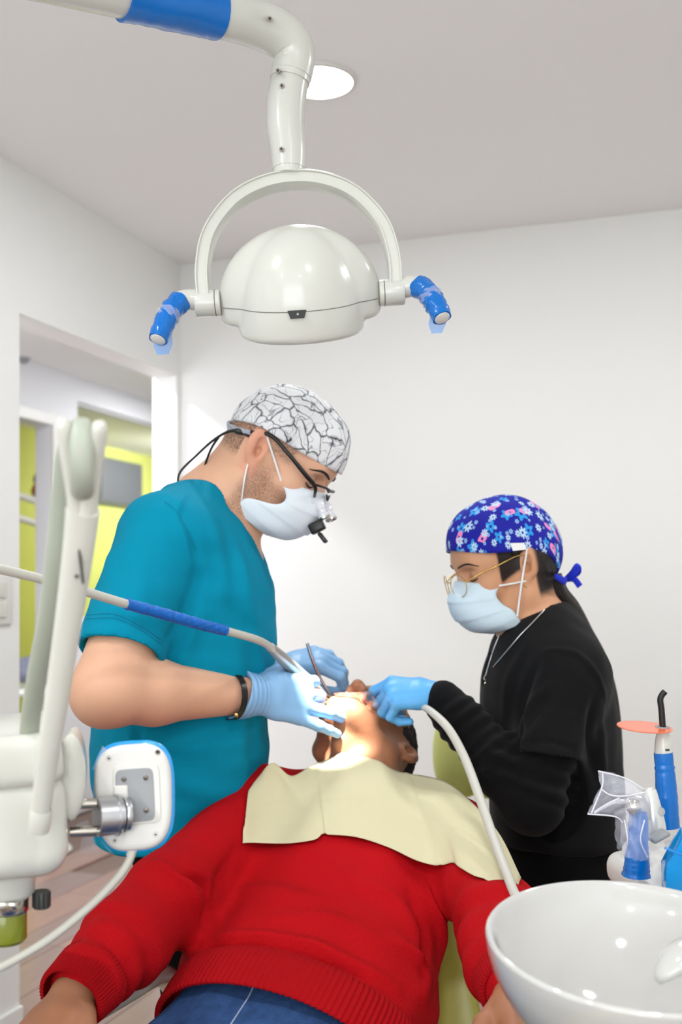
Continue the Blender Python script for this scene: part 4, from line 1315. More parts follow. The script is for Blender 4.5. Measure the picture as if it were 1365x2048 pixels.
def brain_print():
    m = mat('brain print cotton', (225, 226, 228), 0.85)
    nt, nd, lk, b = node_chain(m)
    tc = nd.new('ShaderNodeTexCoord')
    n1 = nd.new('ShaderNodeTexNoise')
    n1.inputs['Scale'].default_value = 22
    n1.inputs['Detail'].default_value = 2
    lk.new(tc.outputs['UV'], n1.inputs['Vector'])
    sub = nd.new('ShaderNodeVectorMath'); sub.operation = 'SUBTRACT'
    sub.inputs[1].default_value = (0.5, 0.5, 0.5)
    lk.new(n1.outputs['Color'], sub.inputs[0])
    sc = nd.new('ShaderNodeVectorMath'); sc.operation = 'SCALE'
    sc.inputs['Scale'].default_value = 0.05
    lk.new(sub.outputs[0], sc.inputs[0])
    ad = nd.new('ShaderNodeVectorMath'); ad.operation = 'ADD'
    lk.new(tc.outputs['UV'], ad.inputs[0]); lk.new(sc.outputs[0], ad.inputs[1])
    mp = nd.new('ShaderNodeMapping')
    mp.inputs['Scale'].default_value = (19, 40, 1)
    mp.inputs['Rotation'].default_value = (0, 0, 0.5)
    lk.new(ad.outputs[0], mp.inputs['Vector'])
    vo = nd.new('ShaderNodeTexVoronoi'); vo.feature = 'DISTANCE_TO_EDGE'; vo.voronoi_dimensions = '2D'
    vo.inputs['Scale'].default_value = 1.0
    lk.new(mp.outputs[0], vo.inputs['Vector'])
    n2 = nd.new('ShaderNodeTexNoise'); n2.inputs['Scale'].default_value = 60
    lk.new(tc.outputs['UV'], n2.inputs['Vector'])
    wd = nd.new('ShaderNodeMath'); wd.operation = 'MULTIPLY_ADD'
    wd.inputs[1].default_value = 0.20; wd.inputs[2].default_value = -0.01
    lk.new(n2.outputs['Fac'], wd.inputs[0])
    dv = nd.new('ShaderNodeMath'); dv.operation = 'DIVIDE'
    lk.new(vo.outputs['Distance'], dv.inputs[0]); lk.new(wd.outputs[0], dv.inputs[1])
    cr = nd.new('ShaderNodeValToRGB')
    e = cr.color_ramp.elements
    e[0].position = 0.10; e[0].color = (*lin((52, 54, 60)), 1)
    e[1].position = 1.0; e[1].color = (*lin((228, 229, 231)), 1)
    k1 = cr.color_ramp.elements.new(0.36); k1.color = (*lin((176, 178, 183)), 1)
    lk.new(dv.outputs[0], cr.inputs['Fac'])
    # finer branching folds
    mp2 = nd.new('ShaderNodeMapping')
    mp2.inputs['Scale'].default_value = (38, 26, 1)
    mp2.inputs['Location'].default_value = (3.3, 1.7, 0)
    lk.new(ad.outputs[0], mp2.inputs['Vector'])
    n3 = nd.new('ShaderNodeTexNoise'); n3.inputs['Scale'].default_value = 1.0; n3.inputs['Detail'].default_value = 1.0
    lk.new(mp2.outputs[0], n3.inputs['Vector'])
    a1 = nd.new('ShaderNodeMath'); a1.operation = 'SUBTRACT'; a1.inputs[1].default_value = 0.5
    lk.new(n3.outputs['Fac'], a1.inputs[0])
    a2 = nd.new('ShaderNodeMath'); a2.operation = 'ABSOLUTE'
    lk.new(a1.outputs[0], a2.inputs[0])
    cr2 = nd.new('ShaderNodeValToRGB')
    e = cr2.color_ramp.elements
    e[0].position = 0.004; e[0].color = (*lin((175, 177, 182)), 1)
    e[1].position = 0.016; e[1].color = (1, 1, 1, 1)
    lk.new(a2.outputs[0], cr2.inputs['Fac'])
    mx = nd.new('ShaderNodeMix'); mx.data_type = 'RGBA'; mx.blend_type = 'MULTIPLY'
    mx.inputs['Factor'].default_value = 1.0
    lk.new(cr.outputs['Color'], mx.inputs['A']); lk.new(cr2.outputs['Color'], mx.inputs['B'])
    lk.new(mx.outputs['Result'], b.inputs['Base Color'])
    return m

def flower_layer(nt, uvsock, scale, loc, petals, r0, r1, rnd_):
    """print of round-petalled flowers: returns (mask socket, cell colour socket)"""
    nd, lk = nt.nodes, nt.links
    mp = nd.new('ShaderNodeMapping')
    mp.inputs['Scale'].default_value = (scale, scale, 1)
    mp.inputs['Location'].default_value = loc
    lk.new(uvsock, mp.inputs['Vector'])
    vo = nd.new('ShaderNodeTexVoronoi'); vo.voronoi_dimensions = '2D'
    vo.inputs['Scale'].default_value = 1.0
    vo.inputs['Randomness'].default_value = rnd_
    lk.new(mp.outputs[0], vo.inputs['Vector'])
    sb_ = nd.new('ShaderNodeVectorMath'); sb_.operation = 'SUBTRACT'
    lk.new(mp.outputs[0], sb_.inputs[0]); lk.new(vo.outputs['Position'], sb_.inputs[1])
    sx = nd.new('ShaderNodeSeparateXYZ')
    lk.new(sb_.outputs[0], sx.inputs[0])
    def mth(op, a, b_=None, c=None):
        n = nd.new('ShaderNodeMath'); n.operation = op
        for i, q in enumerate((a, b_, c)):
            if q is None:
                continue
            if isinstance(q, (int, float)):
                n.inputs[i].default_value = q
            else:
                lk.new(q, n.inputs[i])
        return n.outputs[0]
    ln = nd.new('ShaderNodeVectorMath'); ln.operation = 'LENGTH'
    lk.new(sb_.outputs[0], ln.inputs[0])
    an = mth('ARCTAN2', sx.outputs['Y'], sx.outputs['X'])
    cs = mth('COSINE', mth('MULTIPLY', an, float(petals)))
    sc_ = nd.new('ShaderNodeSeparateColor')
    lk.new(vo.outputs['Color'], sc_.inputs[0])
    rad = mth('MULTIPLY_ADD', sc_.outputs['Red'], r1-r0, r0)
    pet = mth('MULTIPLY', rad, mth('MULTIPLY_ADD', cs, 0.22, 0.78))
    inside = mth('LESS_THAN', ln.outputs['Value'], pet)
    core = mth('GREATER_THAN', ln.outputs['Value'], mth('MULTIPLY', rad, 0.22))
    return mth('MULTIPLY', inside, core), sc_.outputs['Green'], sc_.outputs['Blue']

def flower_print():
    m = mat('blue flower print cotton', (22, 28, 168), 0.85)
    nt, nd, lk, b = node_chain(m)
    tc = nd.new('ShaderNodeTexCoord')
    cur = None
    base = (*lin((16, 20, 150)), 1)
    for (scale, loc, pet, r0, r1, rn, col, keep) in ((24, (0.3, 0.1, 0), 5, 0.20, 0.40, 0.85, (40, 150, 222), 0.6), (22, (5.2, 3.1, 0), 2, 0.22, 0.30, 0.9, (236, 138, 190), 0.5),
                                                     (32, (2.2, 7.4, 0), 8, 0.20, 0.42, 0.9, (186, 214, 236), 0.8), (54, (9.2, 1.4, 0), 6, 0.16, 0.30, 1.0, (150, 190, 232), 0.55)):
        mask, g_, b_ = flower_layer(nt, tc.outputs['UV'], scale, loc, pet, r0, r1, rn)
        lt = nd.new('ShaderNodeMath'); lt.operation = 'LESS_THAN'; lt.inputs[1].default_value = keep
        lk.new(g_, lt.inputs[0])
        ml = nd.new('ShaderNodeMath'); ml.operation = 'MULTIPLY'
        lk.new(lt.outputs[0], ml.inputs[0]); lk.new(mask, ml.inputs[1])
        mx = nd.new('ShaderNodeMix'); mx.data_type = 'RGBA'
        if cur is None:
            mx.inputs['A'].default_value = base
        else:
            lk.new(cur, mx.inputs['A'])
        mx.inputs['B'].default_value = (*lin(col), 1)
        lk.new(ml.outputs[0], mx.inputs['Factor'])
        cur = mx.outputs['Result']
    lk.new(cur, b.inputs['Base Color'])
    return m

def glove_cuff(b, a, c, ra, rc):
    b.add(a, c, ra, rc, k=0.012)

def face_line(name, yz, rad, M, s, bv_, m, parent, n=6, flat=None):
    """hair line laid on the face: (y, z) points in head coordinates, dropped on to the skin"""
    q = []
    for y, z in crom(yz, n):
        o = M @ Vector((0.17*s, y*s, z*s))
        d = M.to_3x3() @ Vector((-1, 0, 0))
        h = bv_.ray_cast(o, d)
        if h[0] is not None:
            q.append(h[0]+h[1]*0.0006)
    if len(q) > 2:
        rr = np.interp(np.linspace(0, 1, len(q)), np.linspace(0, 1, len(rad)), rad)
        return tube(name, q, list(rr), m, parent, 8, 2, flat=flat)

def face_hair(M, s, body, parent, brow=1.0):
    bv_ = bvh_of(body)
    for y in (-1, 1):
        face_line('lash_line', [(y*0.049, 0.003), (y*0.041, -0.0005), (y*0.031, -0.0015), (y*0.021, 0.002)], [0.0007, 0.0016, 0.0016, 0.0006], M, s, bv_, M_LASH, parent)
        face_line('eyebrow', [(y*0.058, 0.026), (y*0.046, 0.034), (y*0.030, 0.033), (y*0.015, 0.029)], [0.0012*brow, 0.003*brow, 0.0034*brow, 0.0024*brow], M, s, bv_, M_LASH, parent)

def displace(o, fn):
    """push the finished cloth mesh along its normals"""
    me = o.data
    n = len(me.vertices)
    co = np.empty(n*3, np.float32)
    me.vertices.foreach_get('co', co)
    no = np.empty(n*3, np.float32)
    me.vertex_normals.foreach_get('vector', no)
    co, no = co.reshape(-1, 3).astype(float), no.reshape(-1, 3)
    co = co+no*fn(co, no)[:, None]
    me.vertices.foreach_set('co', co.astype(np.float32).ravel())
    me.update()

def laid(lst, o, q=1.0):
    """fold lines dropped on to the cloth they belong to, seen from the front"""
    bv_ = bvh_of(o)
    eye = Vector((0, 0, EYE))
    out = []
    for pts, amp, w in lst:
        r_ = []
        for p in crom(pts, 4) if len(pts) > 2 else pts:
            p = Vector(p)
            h = bv_.ray_cast(eye, (p-eye).normalized())
            if h[0] is not None and (h[0]-p).length < 0.22:
                r_.append(h[0])
        if len(r_) > 2:
            out.append((r_[::2] if len(r_) > 5 else r_, amp*q, w))
    return folds(out)
# ------------------------------------------------------------------ dentist (teal scrubs, standing at the left)
DY = 2.02
dn = thing('person', 'person in teal scrubs, brain print cap and mask bending over the patient', 'person', (P(360, 1500, DY).x, DY, 0))
M_SK1 = attr_mix(attr_mix(skin('light skin', (222, 172, 142)), 'hair', (58, 44, 38), 0.5, 300), 'beard', (96, 70, 56), 0.55, 420)
attr_mix(M_SK1, 'flush', (226, 130, 110))
HM = head_frame(P(546, 919, DY), (math.cos(math.radians(12)), -math.sin(math.radians(12)), 0), 35)
HS = 1.06
HI = np.array(HM.inverted())
def hl(M_, p, s):
    q = np.c_[p, np.ones(len(p))]@np.array(M_.inverted()).T
    return q[:, :3]/s
def sst(x, a, b_):
    t = np.clip((x-a)/(b_-a), 0, 1)
    return t*t*(3-2*t)
# joints
sh1, el1, wr1 = P(318, 1082, 1.86), P(213, 1382, 1.73), P(508, 1390, 1.905)
sh2, el2, wr2_ = P(352, 1080, 2.2), P(335, 1365, 2.30), P(550, 1345, 2.19)
TS = [((350, 1760), 0.150, 0.185), ((360, 1500), 0.152, 0.178), ((382, 1310), 0.148, 0.185), ((392, 1190), 0.136, 0.19), ((388, 1100), 0.108, 0.175)]
def torso(b, off, tops=True, bottom=0):
    pts = [(P(*q, DY), d-off, l-off) for q, d, l in TS[bottom:]]
    for (a, da, la), (c, dc, lc_) in zip(pts, pts[1:]):
        b.add(a, c, (da, la), (dc, lc_), k=0.05, u=(1, 0, 0))
    b.add(sh1+Vector((0.03, 0.03, 0.0)), sh2, 0.066-off, 0.066-off, k=0.05)
    nb = P(415, 1035, DY)
    b.add(nb, sh1+Vector((0.02, 0.04, 0.01)), 0.062-off, 0.066-off, k=0.05)
    b.add(nb, sh2, 0.062-off, 0.062-off, k=0.05)
    b.add(nb, P(400, 1150, DY), 0.07-off, 0.1-off, k=0.05)
bd = Blob(0.0025)
head_prims(bd, HM, HS)
V1 = lambda x, y, z: HM @ Vector((x*HS, y*HS, z*HS))
bd.add(P(425, 1045, DY), V1(-0.02, 0, -0.02), (0.066, 0.066), (0.058, 0.056), k=0.045)
bd.add(V1(-0.03, 0, -0.02), P(405, 1000, DY), 0.05, 0.055, k=0.04)
torso(bd, 0.032, bottom=1)
bd.add(P(425, 1045, DY), P(462, 1130, DY), (0.07, 0.085), (0.06, 0.09), k=0.04, u=(1, 0, 0))
bd.add(sh1, el1, 0.046, 0.050, k=0.03)
bd.add(sh1.lerp(el1, 0.62), el1, 0.054, 0.050, k=0.02)
fm1 = el1.lerp(wr1, 0.3)
bd.add(el1, fm1, 0.049, 0.053, k=0.03)
bd.add(fm1, el1.lerp(wr1, 0.9), 0.052, 0.0345, k=0.02, u=(0, 0, 1))
bd.add(el1+Vector((-0.008, 0.0, -0.012)), el1+Vector((0.01, 0, -0.01)), 0.04, 0.04, k=0.02)
bd.add(sh2, el2, 0.056, 0.048, k=0.03)
bd.add(el2, wr2_, 0.05, 0.034, k=0.03)
def d_hair(p):
    q = hl(HM, p, HS)
    m = sst(-q[:, 0], 0.008, 0.03)*sst(q[:, 2], -0.035, -0.012)*(np.abs(q[:, 1]) < 0.072)
    side = sst(q[:, 2], 0.005, 0.02)*sst(0.055-q[:, 0], 0, 0.012)*sst(q[:, 0], -0.01, 0.012)*(np.abs(q[:, 1]) < 0.078)
    return np.maximum(m, side*0.75)
def d_beard(p):
    q = hl(HM, p, HS)
    jw = sst(-q[:, 2], 0.018, 0.04)*sst(q[:, 0], -0.012, 0.008)*sst(0.11-q[:, 0], 0, 0.02)*sst(0.15+q[:, 2], 0, 0.02)
    sb = sst(q[:, 0], 0.002, 0.012)*sst(0.045-q[:, 0], 0, 0.014)*sst(-q[:, 2], -0.005, 0.02)
    return np.clip(jw*0.75+sb*0.5*(q[:, 2] > -0.09), 0, 0.8)*sst(q[:, 2], -0.125, -0.1)
def d_flush(p):
    q = hl(HM, p, HS)
    return 0.30*sst(np.abs(q[:, 1]), 0.074, 0.082)*(np.abs(q[:, 2]-0.005) < 0.045)*(q[:, 0] < 0.02)
elb = folds([([el1+Vector((0.06, -0.045, 0.035)), el1+Vector((0.09, -0.03, 0.045))], -0.004, 0.008)])
dbody = bd.mesh('body', M_SK1, dn, elb, {'hair': d_hair, 'beard': d_beard, 'flush': d_flush}, smooth=1)

# scrub top
M_TEAL = mat('teal cotton', (0, 134, 165), 0.88, bump=0.22, bscale=900, var=0.06, vscale=5, spec=0.15)
sb1 = Blob(0.0042)
torso(sb1, 0.0)
hem_p = P(350, 1668, DY)
sb1.cut(hem_p, (0.03, 0, -1), hem_p+Vector((0, 0, -0.15)), 0.34, k=0.006)
sleeve_t = 0.70
se1 = sh1.lerp(el1, sleeve_t)
ad1 = (el1-sh1).normalized()
sb1.add(sh1, sh1.lerp(el1, 0.95), 0.075, 0.071, k=0.045)
cutn = (ad1+Vector((0.06, 0, 0.0))).normalized()
sb1.cut(se1, cutn, se1+cutn*0.12, 0.122, k=0.004)
sb1.add(se1-ad1*0.05, el1+ad1*0.02, 0.057, 0.058, k=0.004, op='-')
se2 = sh2.lerp(el2, 0.7)
sb1.add(sh2, sh2.lerp(el2, 0.68), 0.072, 0.068, k=0.045)
# neck opening and V
sb1.add(P(432, 1040, DY), V1(-0.02, 0, -0.01), 0.066, 0.085, k=0.008, op='-')
sb1.add(P(405, 975, DY), P(520, 900, DY), 0.06, 0.08, k=0.008, op='-')
sb1.add(P(462, 1030, DY), P(536, 1150, DY), (0.085, 0.062), (0.008, 0.05), k=0.006, u=(0, 1, 0), op='-')
n1y = 1.84
def louder(fn, q):
    return lambda p, n: fn(p, n)*q
dfold_l = ([
    ([P(372, 990, 1.93), P(352, 1030, 1.88), P(372, 1080, 1.83), P(388, 1130, 1.82)], 0.0045, 0.006),      # armhole seam ridge
    ([P(382, 1075, 1.84), P(396, 1150, 1.83), P(392, 1215, 1.83)], -0.007, 0.012),
    ([P(362, 1010, 1.9), P(330, 990, 1.9), P(300, 1000, 1.88)], 0.003, 0.012),
    ([P(390, 1160, 1.84), P(370, 1220, 1.80), P(330, 1290, 1.76)], -0.006, 0.014),
    ([P(400, 1230, 1.84), P(372, 1290, 1.83), P(352, 1350, 1.84)], 0.010, 0.016),
    ([P(425, 1040, 1.86), P(440, 1110, 1.85), P(452, 1190, 1.84)], 0.006, 0.016),
    ([P(470, 1090, 1.9), P(490, 1160, 1.89), P(505, 1250, 1.88)], 0.007, 0.018),
    ([P(455, 1190, 1.86), P(480, 1240, 1.86), P(520, 1260, 1.89)], -0.005, 0.014),
    ([P(215, 1120, 1.78), P(232, 1190, 1.75), P(215, 1255, 1.72)], 0.006, 0.016),
    ([P(270, 1100, 1.78), P(280, 1180, 1.74), P(262, 1250, 1.70)], 0.006, 0.018),
    ([P(190, 1245, 1.72), P(240, 1240, 1.69), P(300, 1265, 1.72)], -0.004, 0.010),
    ([P(300, 1480, 1.86), P(400, 1500, 1.84), P(500, 1480, 1.88)], 0.006, 0.02),
    ([P(330, 1560, 1.85), P(430, 1590, 1.85), P(520, 1570, 1.9)], 0.007, 0.02),
    ([P(380, 1640, 1.85), P(450, 1630, 1.86), P(520, 1650, 1.9)], -0.006, 0.02),
    ([P(470, 1280, 1.86), P(480, 1400, 1.85), P(478, 1520, 1.86)], 0.008, 0.022),
    ([P(510, 1230, 1.9), P(522, 1330, 1.9), P(520, 1480, 1.9)], 0.006, 0.016),
    ([P(277, 1470, 1.87), P(276, 1560, 1.87), P(278, 1700, 1.87)], -0.012, 0.008),                       # side vent edge
    ([P(262, 1460, 1.87), P(258, 1560, 1.87), P(262, 1700, 1.87)], 0.008, 0.012),
    ([P(225, 1480, 1.9), P(222, 1600, 1.9), P(230, 1700, 1.9)], 0.006, 0.012),
])
shirt = sb1.mesh('scrub_top', M_TEAL, dn, sumd(wob(2, 26, 0.0022), wob(5, 60, 0.0008)), smooth=2)
displace(shirt, laid(dfold_l, shirt, 1.0))
bsh = bvh_of(shirt)
def on_shirt(px, py, bv_, off=0.0006):
    o = Vector((0, 0, EYE))
    d = (P(px, py, 1.0)-o).normalized()
    h = bv_.ray_cast(o, d)
    return (h[0]+h[1]*off) if h[0] is not None else None
def seam_line(pts, m, parent, bv_, r=0.0009, name='seam', n=10):
    q = [on_shirt(x, y, bv_) for x, y in crom(pts, n)]
    q = [v for v in q if v is not None]
    if len(q) < 2:
        return None
    good = [q[0]]
    for v in q[1:]:
        if (v-good[-1]).length < 0.05:
            good.append(v)
    return tube(name, good, r, m, parent, 6, 1, smooth_path=False) if len(good) > 1 else None
M_TEAL_S = mat('teal seam thread', (0, 128, 160), 0.9)
seam_line([(330, 1003), (352, 1020), (376, 1062), (392, 1100)], M_TEAL_S, shirt, bsh, 0.0006)
for k in range(2):
    seam_line([(172+2*k, 1238-8*k), (230, 1236-8*k), (280, 1258-8*k), (322, 1287-8*k)], M_TEAL_S, shirt, bsh, 0.0007)
# neckline band
# trousers and shoes
M_BLK = mat('black cotton', (10, 10, 11), 0.9, bump=0.2, bscale=800, spec=0.15)
tr = Blob(0.006)
hipc = P(350, 1760, DY)
hipc.z = 0.86
for sg, fy in ((-1, -0.085), (1, 0.1)):
    hp_ = Vector((hipc.x+0.02, DY+fy*0.9, 0.82))
    kn_ = Vector((hipc.x+0.075, DY+fy*1.05, 0.47))
    an_ = Vector((hipc.x+0.065, DY+fy*1.1, 0.07))
    tr.add(hp_, kn_, 0.090, 0.062, k=0.03)
    tr.add(kn_, an_, 0.068, 0.055, k=0.03)
tr.add(hipc+Vector((0.02, -0.05, 0.03)), hipc+Vector((0.02, 0.05, 0.03)), (0.105, 0.105), (0.105, 0.105), k=0.04)
tr.mesh('trousers', M_BLK, dn, wob(8, 24, 0.004), smooth=3)
for fy in (-0.095, 0.112):
    sh_ = Blob(0.006)
    c_ = Vector((hipc.x+0.085, DY+fy, 0.045))
    sh_.add(c_+Vector((-0.06, 0, 0)), c_+Vector((0.13, 0, -0.008)), (0.042, 0.042), (0.042, 0.034), k=0.02, u=(0, 1, 0))
    sh_.add(c_+Vector((-0.03, 0, 0.03)), c_+Vector((0, 0, 0.03)), 0.045, 0.045, k=0.02)
    sh_.cut((0, 0, 0.003), (0, 0, -1), c_+Vector((0.03, 0, -0.2)), 0.3, k=0.004)
    sh_.mesh('shoe', MAT['black'], dn, smooth=2)

# gloves
g1 = Blob(0.0016)
HD1 = frame((0.86, 0.38, -0.12), (0.30, -0.90, 0.22), wr1)
tips1, th1 = hand(g1, HD1, 1.14, [(52, 78, 38), (44, 70, 38), (4, 20, 12), (0, 12, 8)], [(0.018, 0.026, -0.012), (0.05, 0.046, -0.024), (0.083, 0.046, -0.04), (0.110, 0.036, -0.05)], 1, 0.0008, spread=(10, 5, -8, -16))
cuA = P(470, 1388, 1.877)
g1.add(cuA, wr1, (0.0455, 0.0445), (0.0365, 0.034), k=0.01, u=(0, 0, 1))
ca = (wr1-cuA).normalized()
g1.cut(cuA+ca*0.004, -(ca+Vector((0, 0, -0.25))), cuA-ca*0.05, 0.075, k=0.002)
g1.add(cuA-ca*0.03, cuA+ca*0.004, 0.0395, 0.038, k=0.002, op='-')
g1.mesh('glove', M_GLOVE, dn, sumd(rings(cuA, wr1+ca*0.015, 0.0018, 4.5, 3, 1.2), wob(3, 90, 0.0004)), smooth=2)
# black wristband with a metal clasp
wa_ = P(469, 1393, 1.873)
ba = (wr1-el1).normalized()
wb_ = lathe('wristband', [(0.0395, -0.006), (0.041, -0.0055), (0.041, 0.0055), (0.0395, 0.006)], axisM(wa_-ba*0.004, wa_+ba), MAT['black'], dn, 40)
rbox('band_clasp', (0.007, 0.006, 0.008), Matrix.Translation(P(473, 1430, 1.845)), MAT['gold'], wb_, 0.0015, 2)
# far hand
g2 = Blob(0.0016)
HD2 = frame((0.93, -0.05, 0.20), (-0.10, -0.55, 0.85), P(552, 1338, 2.17))
tips2, th2 = hand(g2, HD2, 1.03, [(40, 50, 20), (45, 48, 25), (40, 40, 18), (34, 34, 15)], [(0.018, 0.026, -0.010), (0.048, 0.046, -0.022), (0.078, 0.05, -0.036), (0.104, 0.044, -0.05)], -1, 0.0008, spread=(6, 1, -4, -10))
g2.add(P(528, 1345, 2.18), P(552, 1338, 2.17), 0.04, 0.028, k=0.012)
g2.mesh('glove', M_GLOVE, dn, wob(4, 90, 0.0004), smooth=2)
# mirror held in the far hand
mr = thing('mouth_mirror', 'thin metal mouth mirror handle held in the far gloved hand', 'mouth mirror', P(632, 1340, 2.1))
tube('mirror_handle', [P(615, 1287, 2.085), P(625, 1318, 2.095), P(640, 1355, 2.11), P(668, 1400, 2.115)], [0.0034, 0.0036, 0.0034, 0.002], MAT['alu'], mr, 12, 6)
lathe('mirror_disc', [(0, -0.0008), (0.009, -0.0008), (0.0095, 0), (0.009, 0.0008), (0, 0.0008)], axisM(P(674, 1406, 2.115), P(690, 1380, 2.0)), MAT['steel'], mr, 24)

# cap, mask, loupes
cap_mesh('surgical_cap', HM, HS, (0.046, 0.040, 0.008), (0.016, 0.004, 0.012), brain_print(), dn, 0.008, lump=[((0.085, 0, 0.09), 0.05, 0.010), ((-0.06, 0, 0.09), 0.05, -0.004)], seed=4)
tube('cap_tie', [V1(-0.094, -0.02, 0.012), V1(-0.088, -0.045, 0.006), V1(-0.06, -0.07, 0.01), V1(-0.035, -0.079, 0.02)], [0.005, 0.006, 0.006, 0.004], mat('grey print tie', (170, 174, 184), 0.85, var=0.4, vscale=200), dn, 12, 6, flat=(1.2, 0.35), up=(0, 0, 1))
mo, mv, nv, nu = mask_mesh(HM, HS, mat('white blue mask fabric', (222, 231, 238), 0.85, bump=0.15, bscale=600), dn, notch=0.024, seed=1)
for y, j in ((-1, 0), (1, nu-1)):
    e_top = ear_pts(HM, HS, y, [(0.004, 0.004, 0.034), (-0.014, 0.002, 0.024), (-0.018, 0.002, 0.0), (-0.004, 0.003, -0.027)])
    tube('ear_loop', [mv(1, j), mv(1, j).lerp(e_top[0], 0.5)+V1(0, y*0.083, 0)*0+Vector((0, -0.004, 0))*(1 if y < 0 else -1), e_top[0]], 0.0024, M_LOOP, mo, 10, 6, flat=(1, 0.6))
    tube('ear_loop', [mv(nv-12, j), mv(nv-12, j).lerp(e_top[3], 0.5)+Vector((0, -0.012, 0))*(1 if y < 0 else -1), e_top[3]], 0.0024, M_LOOP, mo, 10, 6, flat=(1, 0.6))
# loupe spectacles
lp = tube('loupes', [V1(-0.035, -0.083, 0.022), V1(0.0, -0.087, 0.036), V1(0.04, -0.083, 0.028), V1(0.085, -0.068, 0.014), V1(0.105, -0.052, 0.006), V1(0.113, -0.046, -0.010)], [0.0022, 0.0026, 0.0026, 0.0032, 0.0028, 0.0018], MAT['black'], dn, 12, 8, flat=(1.3, 0.8))
tube('temple', [V1(-0.035, 0.083, 0.022), V1(0.0, 0.087, 0.036), V1(0.04, 0.083, 0.028), V1(0.085, 0.068, 0.014), V1(0.105, 0.052, 0.006)], 0.0024, MAT['black'], lp, 12, 6)
tube('brow_bar', [V1(0.105, -0.052, 0.010), V1(0.119, -0.025, 0.014), V1(0.121, 0, 0.012), V1(0.119, 0.025, 0.014), V1(0.105, 0.052, 0.010)], 0.0022, MAT['black'], lp, 10, 6)
lv, lf = [], []
for sg in (-1, 1):
    n0 = len(lv)
    for i in range(9):
        for j in range(9):
            u, v = i/8, j/8
            a = (u-0.5)*1.0
            y = 0.033+0.026*(2*u-1)
            z = -0.004+0.017*(2*v-1)*(1-0.25*(2*u-1)**4)
            x = 0.119-0.22*max(0, y-0.03)**1.15*1.5-0.05*abs(z)
            lv.append(V1(x, sg*y, z))
    for i in range(8):
        for j in range(8):
            a = n0+i*9+j
            lf.append((a, a+1, a+10, a+9))
mk('lens', lv, lf, MAT['lens'], lp)
for sg in (-1, 1):
    a0, a1 = V1(0.117, sg*0.030, -0.012), V1(0.150, sg*0.027, -0.034)
    bl = lathe('loupe_barrel', [(0, 0), (0.0075, 0.0), (0.0095, 0.004), (0.0095, 0.016), (0.0085, 0.017), (0.0085, 0.024), (0.011, 0.026), (0.011, 0.032), (0.009, 0.033), (0, 0.032)], axisM(a0, a1), MAT['clear2'], lp, 24)
    lathe('barrel_ring', [(0.0095, 0.0), (0.0115, 0.001), (0.0115, 0.004), (0.0095, 0.005)], axisM(a0.lerp(a1, 0.72), a1), MAT['steel'], bl, 24)
rbox('light_mount', (0.020, 0.018, 0.028), HM @ Matrix.Translation((0.142*HS, -0.030*HS, -0.050*HS)) @ Matrix.Rotation(0.5, 4, 'Y'), MAT['black'], lp, 0.003, 2)
rbox('light_mount', (0.022, 0.016, 0.007), HM @ Matrix.Translation((0.160*HS, -0.025*HS, -0.060*HS)) @ Matrix.Rotation(0.3, 4, 'Y'), MAT['black'], lp, 0.002, 2)
tube('bridge', [V1(0.120, -0.01, 0.004), V1(0.124, 0, -0.004), V1(0.120, 0.01, 0.004)], 0.0018, MAT['black'], lp, 8, 6)
# light cable to the back
ck = tube('light_cable', [V1(-0.03, -0.083, 0.022), P(500, 872, 1.945), P(478, 862, 1.955), P(455, 864, 1.96), P(425, 882, 1.97), P(392, 912, 1.98), P(362, 942, 1.985), P(356, 965, 1.985), P(362, 985, 1.98)], [0.0024, 0.003, 0.0034, 0.0026, 0.0024, 0.0022, 0.0022, 0.0022, 0.002], MAT['black'], lp, 10, 8)
tube('light_cable', [P(438, 874, 1.965), P(424, 895, 1.975), P(412, 925, 1.985), P(408, 950, 1.99), P(412, 970, 1.99)], 0.0022, MAT['black'], ck, 10, 8)
rbox('cable_clip', (0.016, 0.008, 0.010), frame((1, 0, -0.2), (0, -0.2, 1), P(479, 863, 1.952)), MAT['black'], ck, 0.002, 2)
face_hair(HM, HS, dbody, dn, 0.8)
# ------------------------------------------------------------------ patient (red sweater, reclining, feet towards the camera)
neck0, hem0 = P(722, 1535, 1.97), P(560, 1990, 1.47)
PA = (neck0-hem0).normalized()
PL = (Vector((1, 0, 0))-PA*PA.x).normalized()
PN = PL.cross(PA)
pt = thing('person', 'person in red sweater and jeans lying back in the dental chair', 'person', (hem0.x, hem0.y, 0.55))
PHM = frame((-0.03, -0.17, 1), (0.30, 0.94, 0.14), P(722, 1494, 2.1))
PHM = frame((-0.03, 0.02, 1), (0.42, 0.90, -0.02), P(731, 1494, 2.09))
PS = 1.06
V2 = lambda x, y, z: PHM @ Vector((x*PS, y*PS, z*PS))
M_SK2 = attr_mix(attr_mix(skin('tan skin', (166, 112, 82), 0.14), 'lips', (176, 96, 84)), 'stubble', (86, 62, 52), 0.6, 420)
surf = [((722, 1535), 1.97), ((700, 1610), 1.885), ((668, 1700), 1.795), ((612, 1850), 1.635), ((562, 1985), 1.48)]
half = [(0.085, 0.058), (0.172, 0.095), (0.180, 0.112), (0.194, 0.125), (0.188, 0.120)]
cen = [P(*q, Y)-PN*h_[1] for (q, Y), h_ in zip(surf, half)]
shR = neck0-PA*0.065-PL*0.178-PN*0.068
shL = neck0-PA*0.072+PL*0.180-PN*0.082
elR, wrR = P(338, 1795, 1.69), P(148, 1990, 1.45)
elL, wrL = P(1000, 1850, 1.65), P(1034, 1985, 1.42)
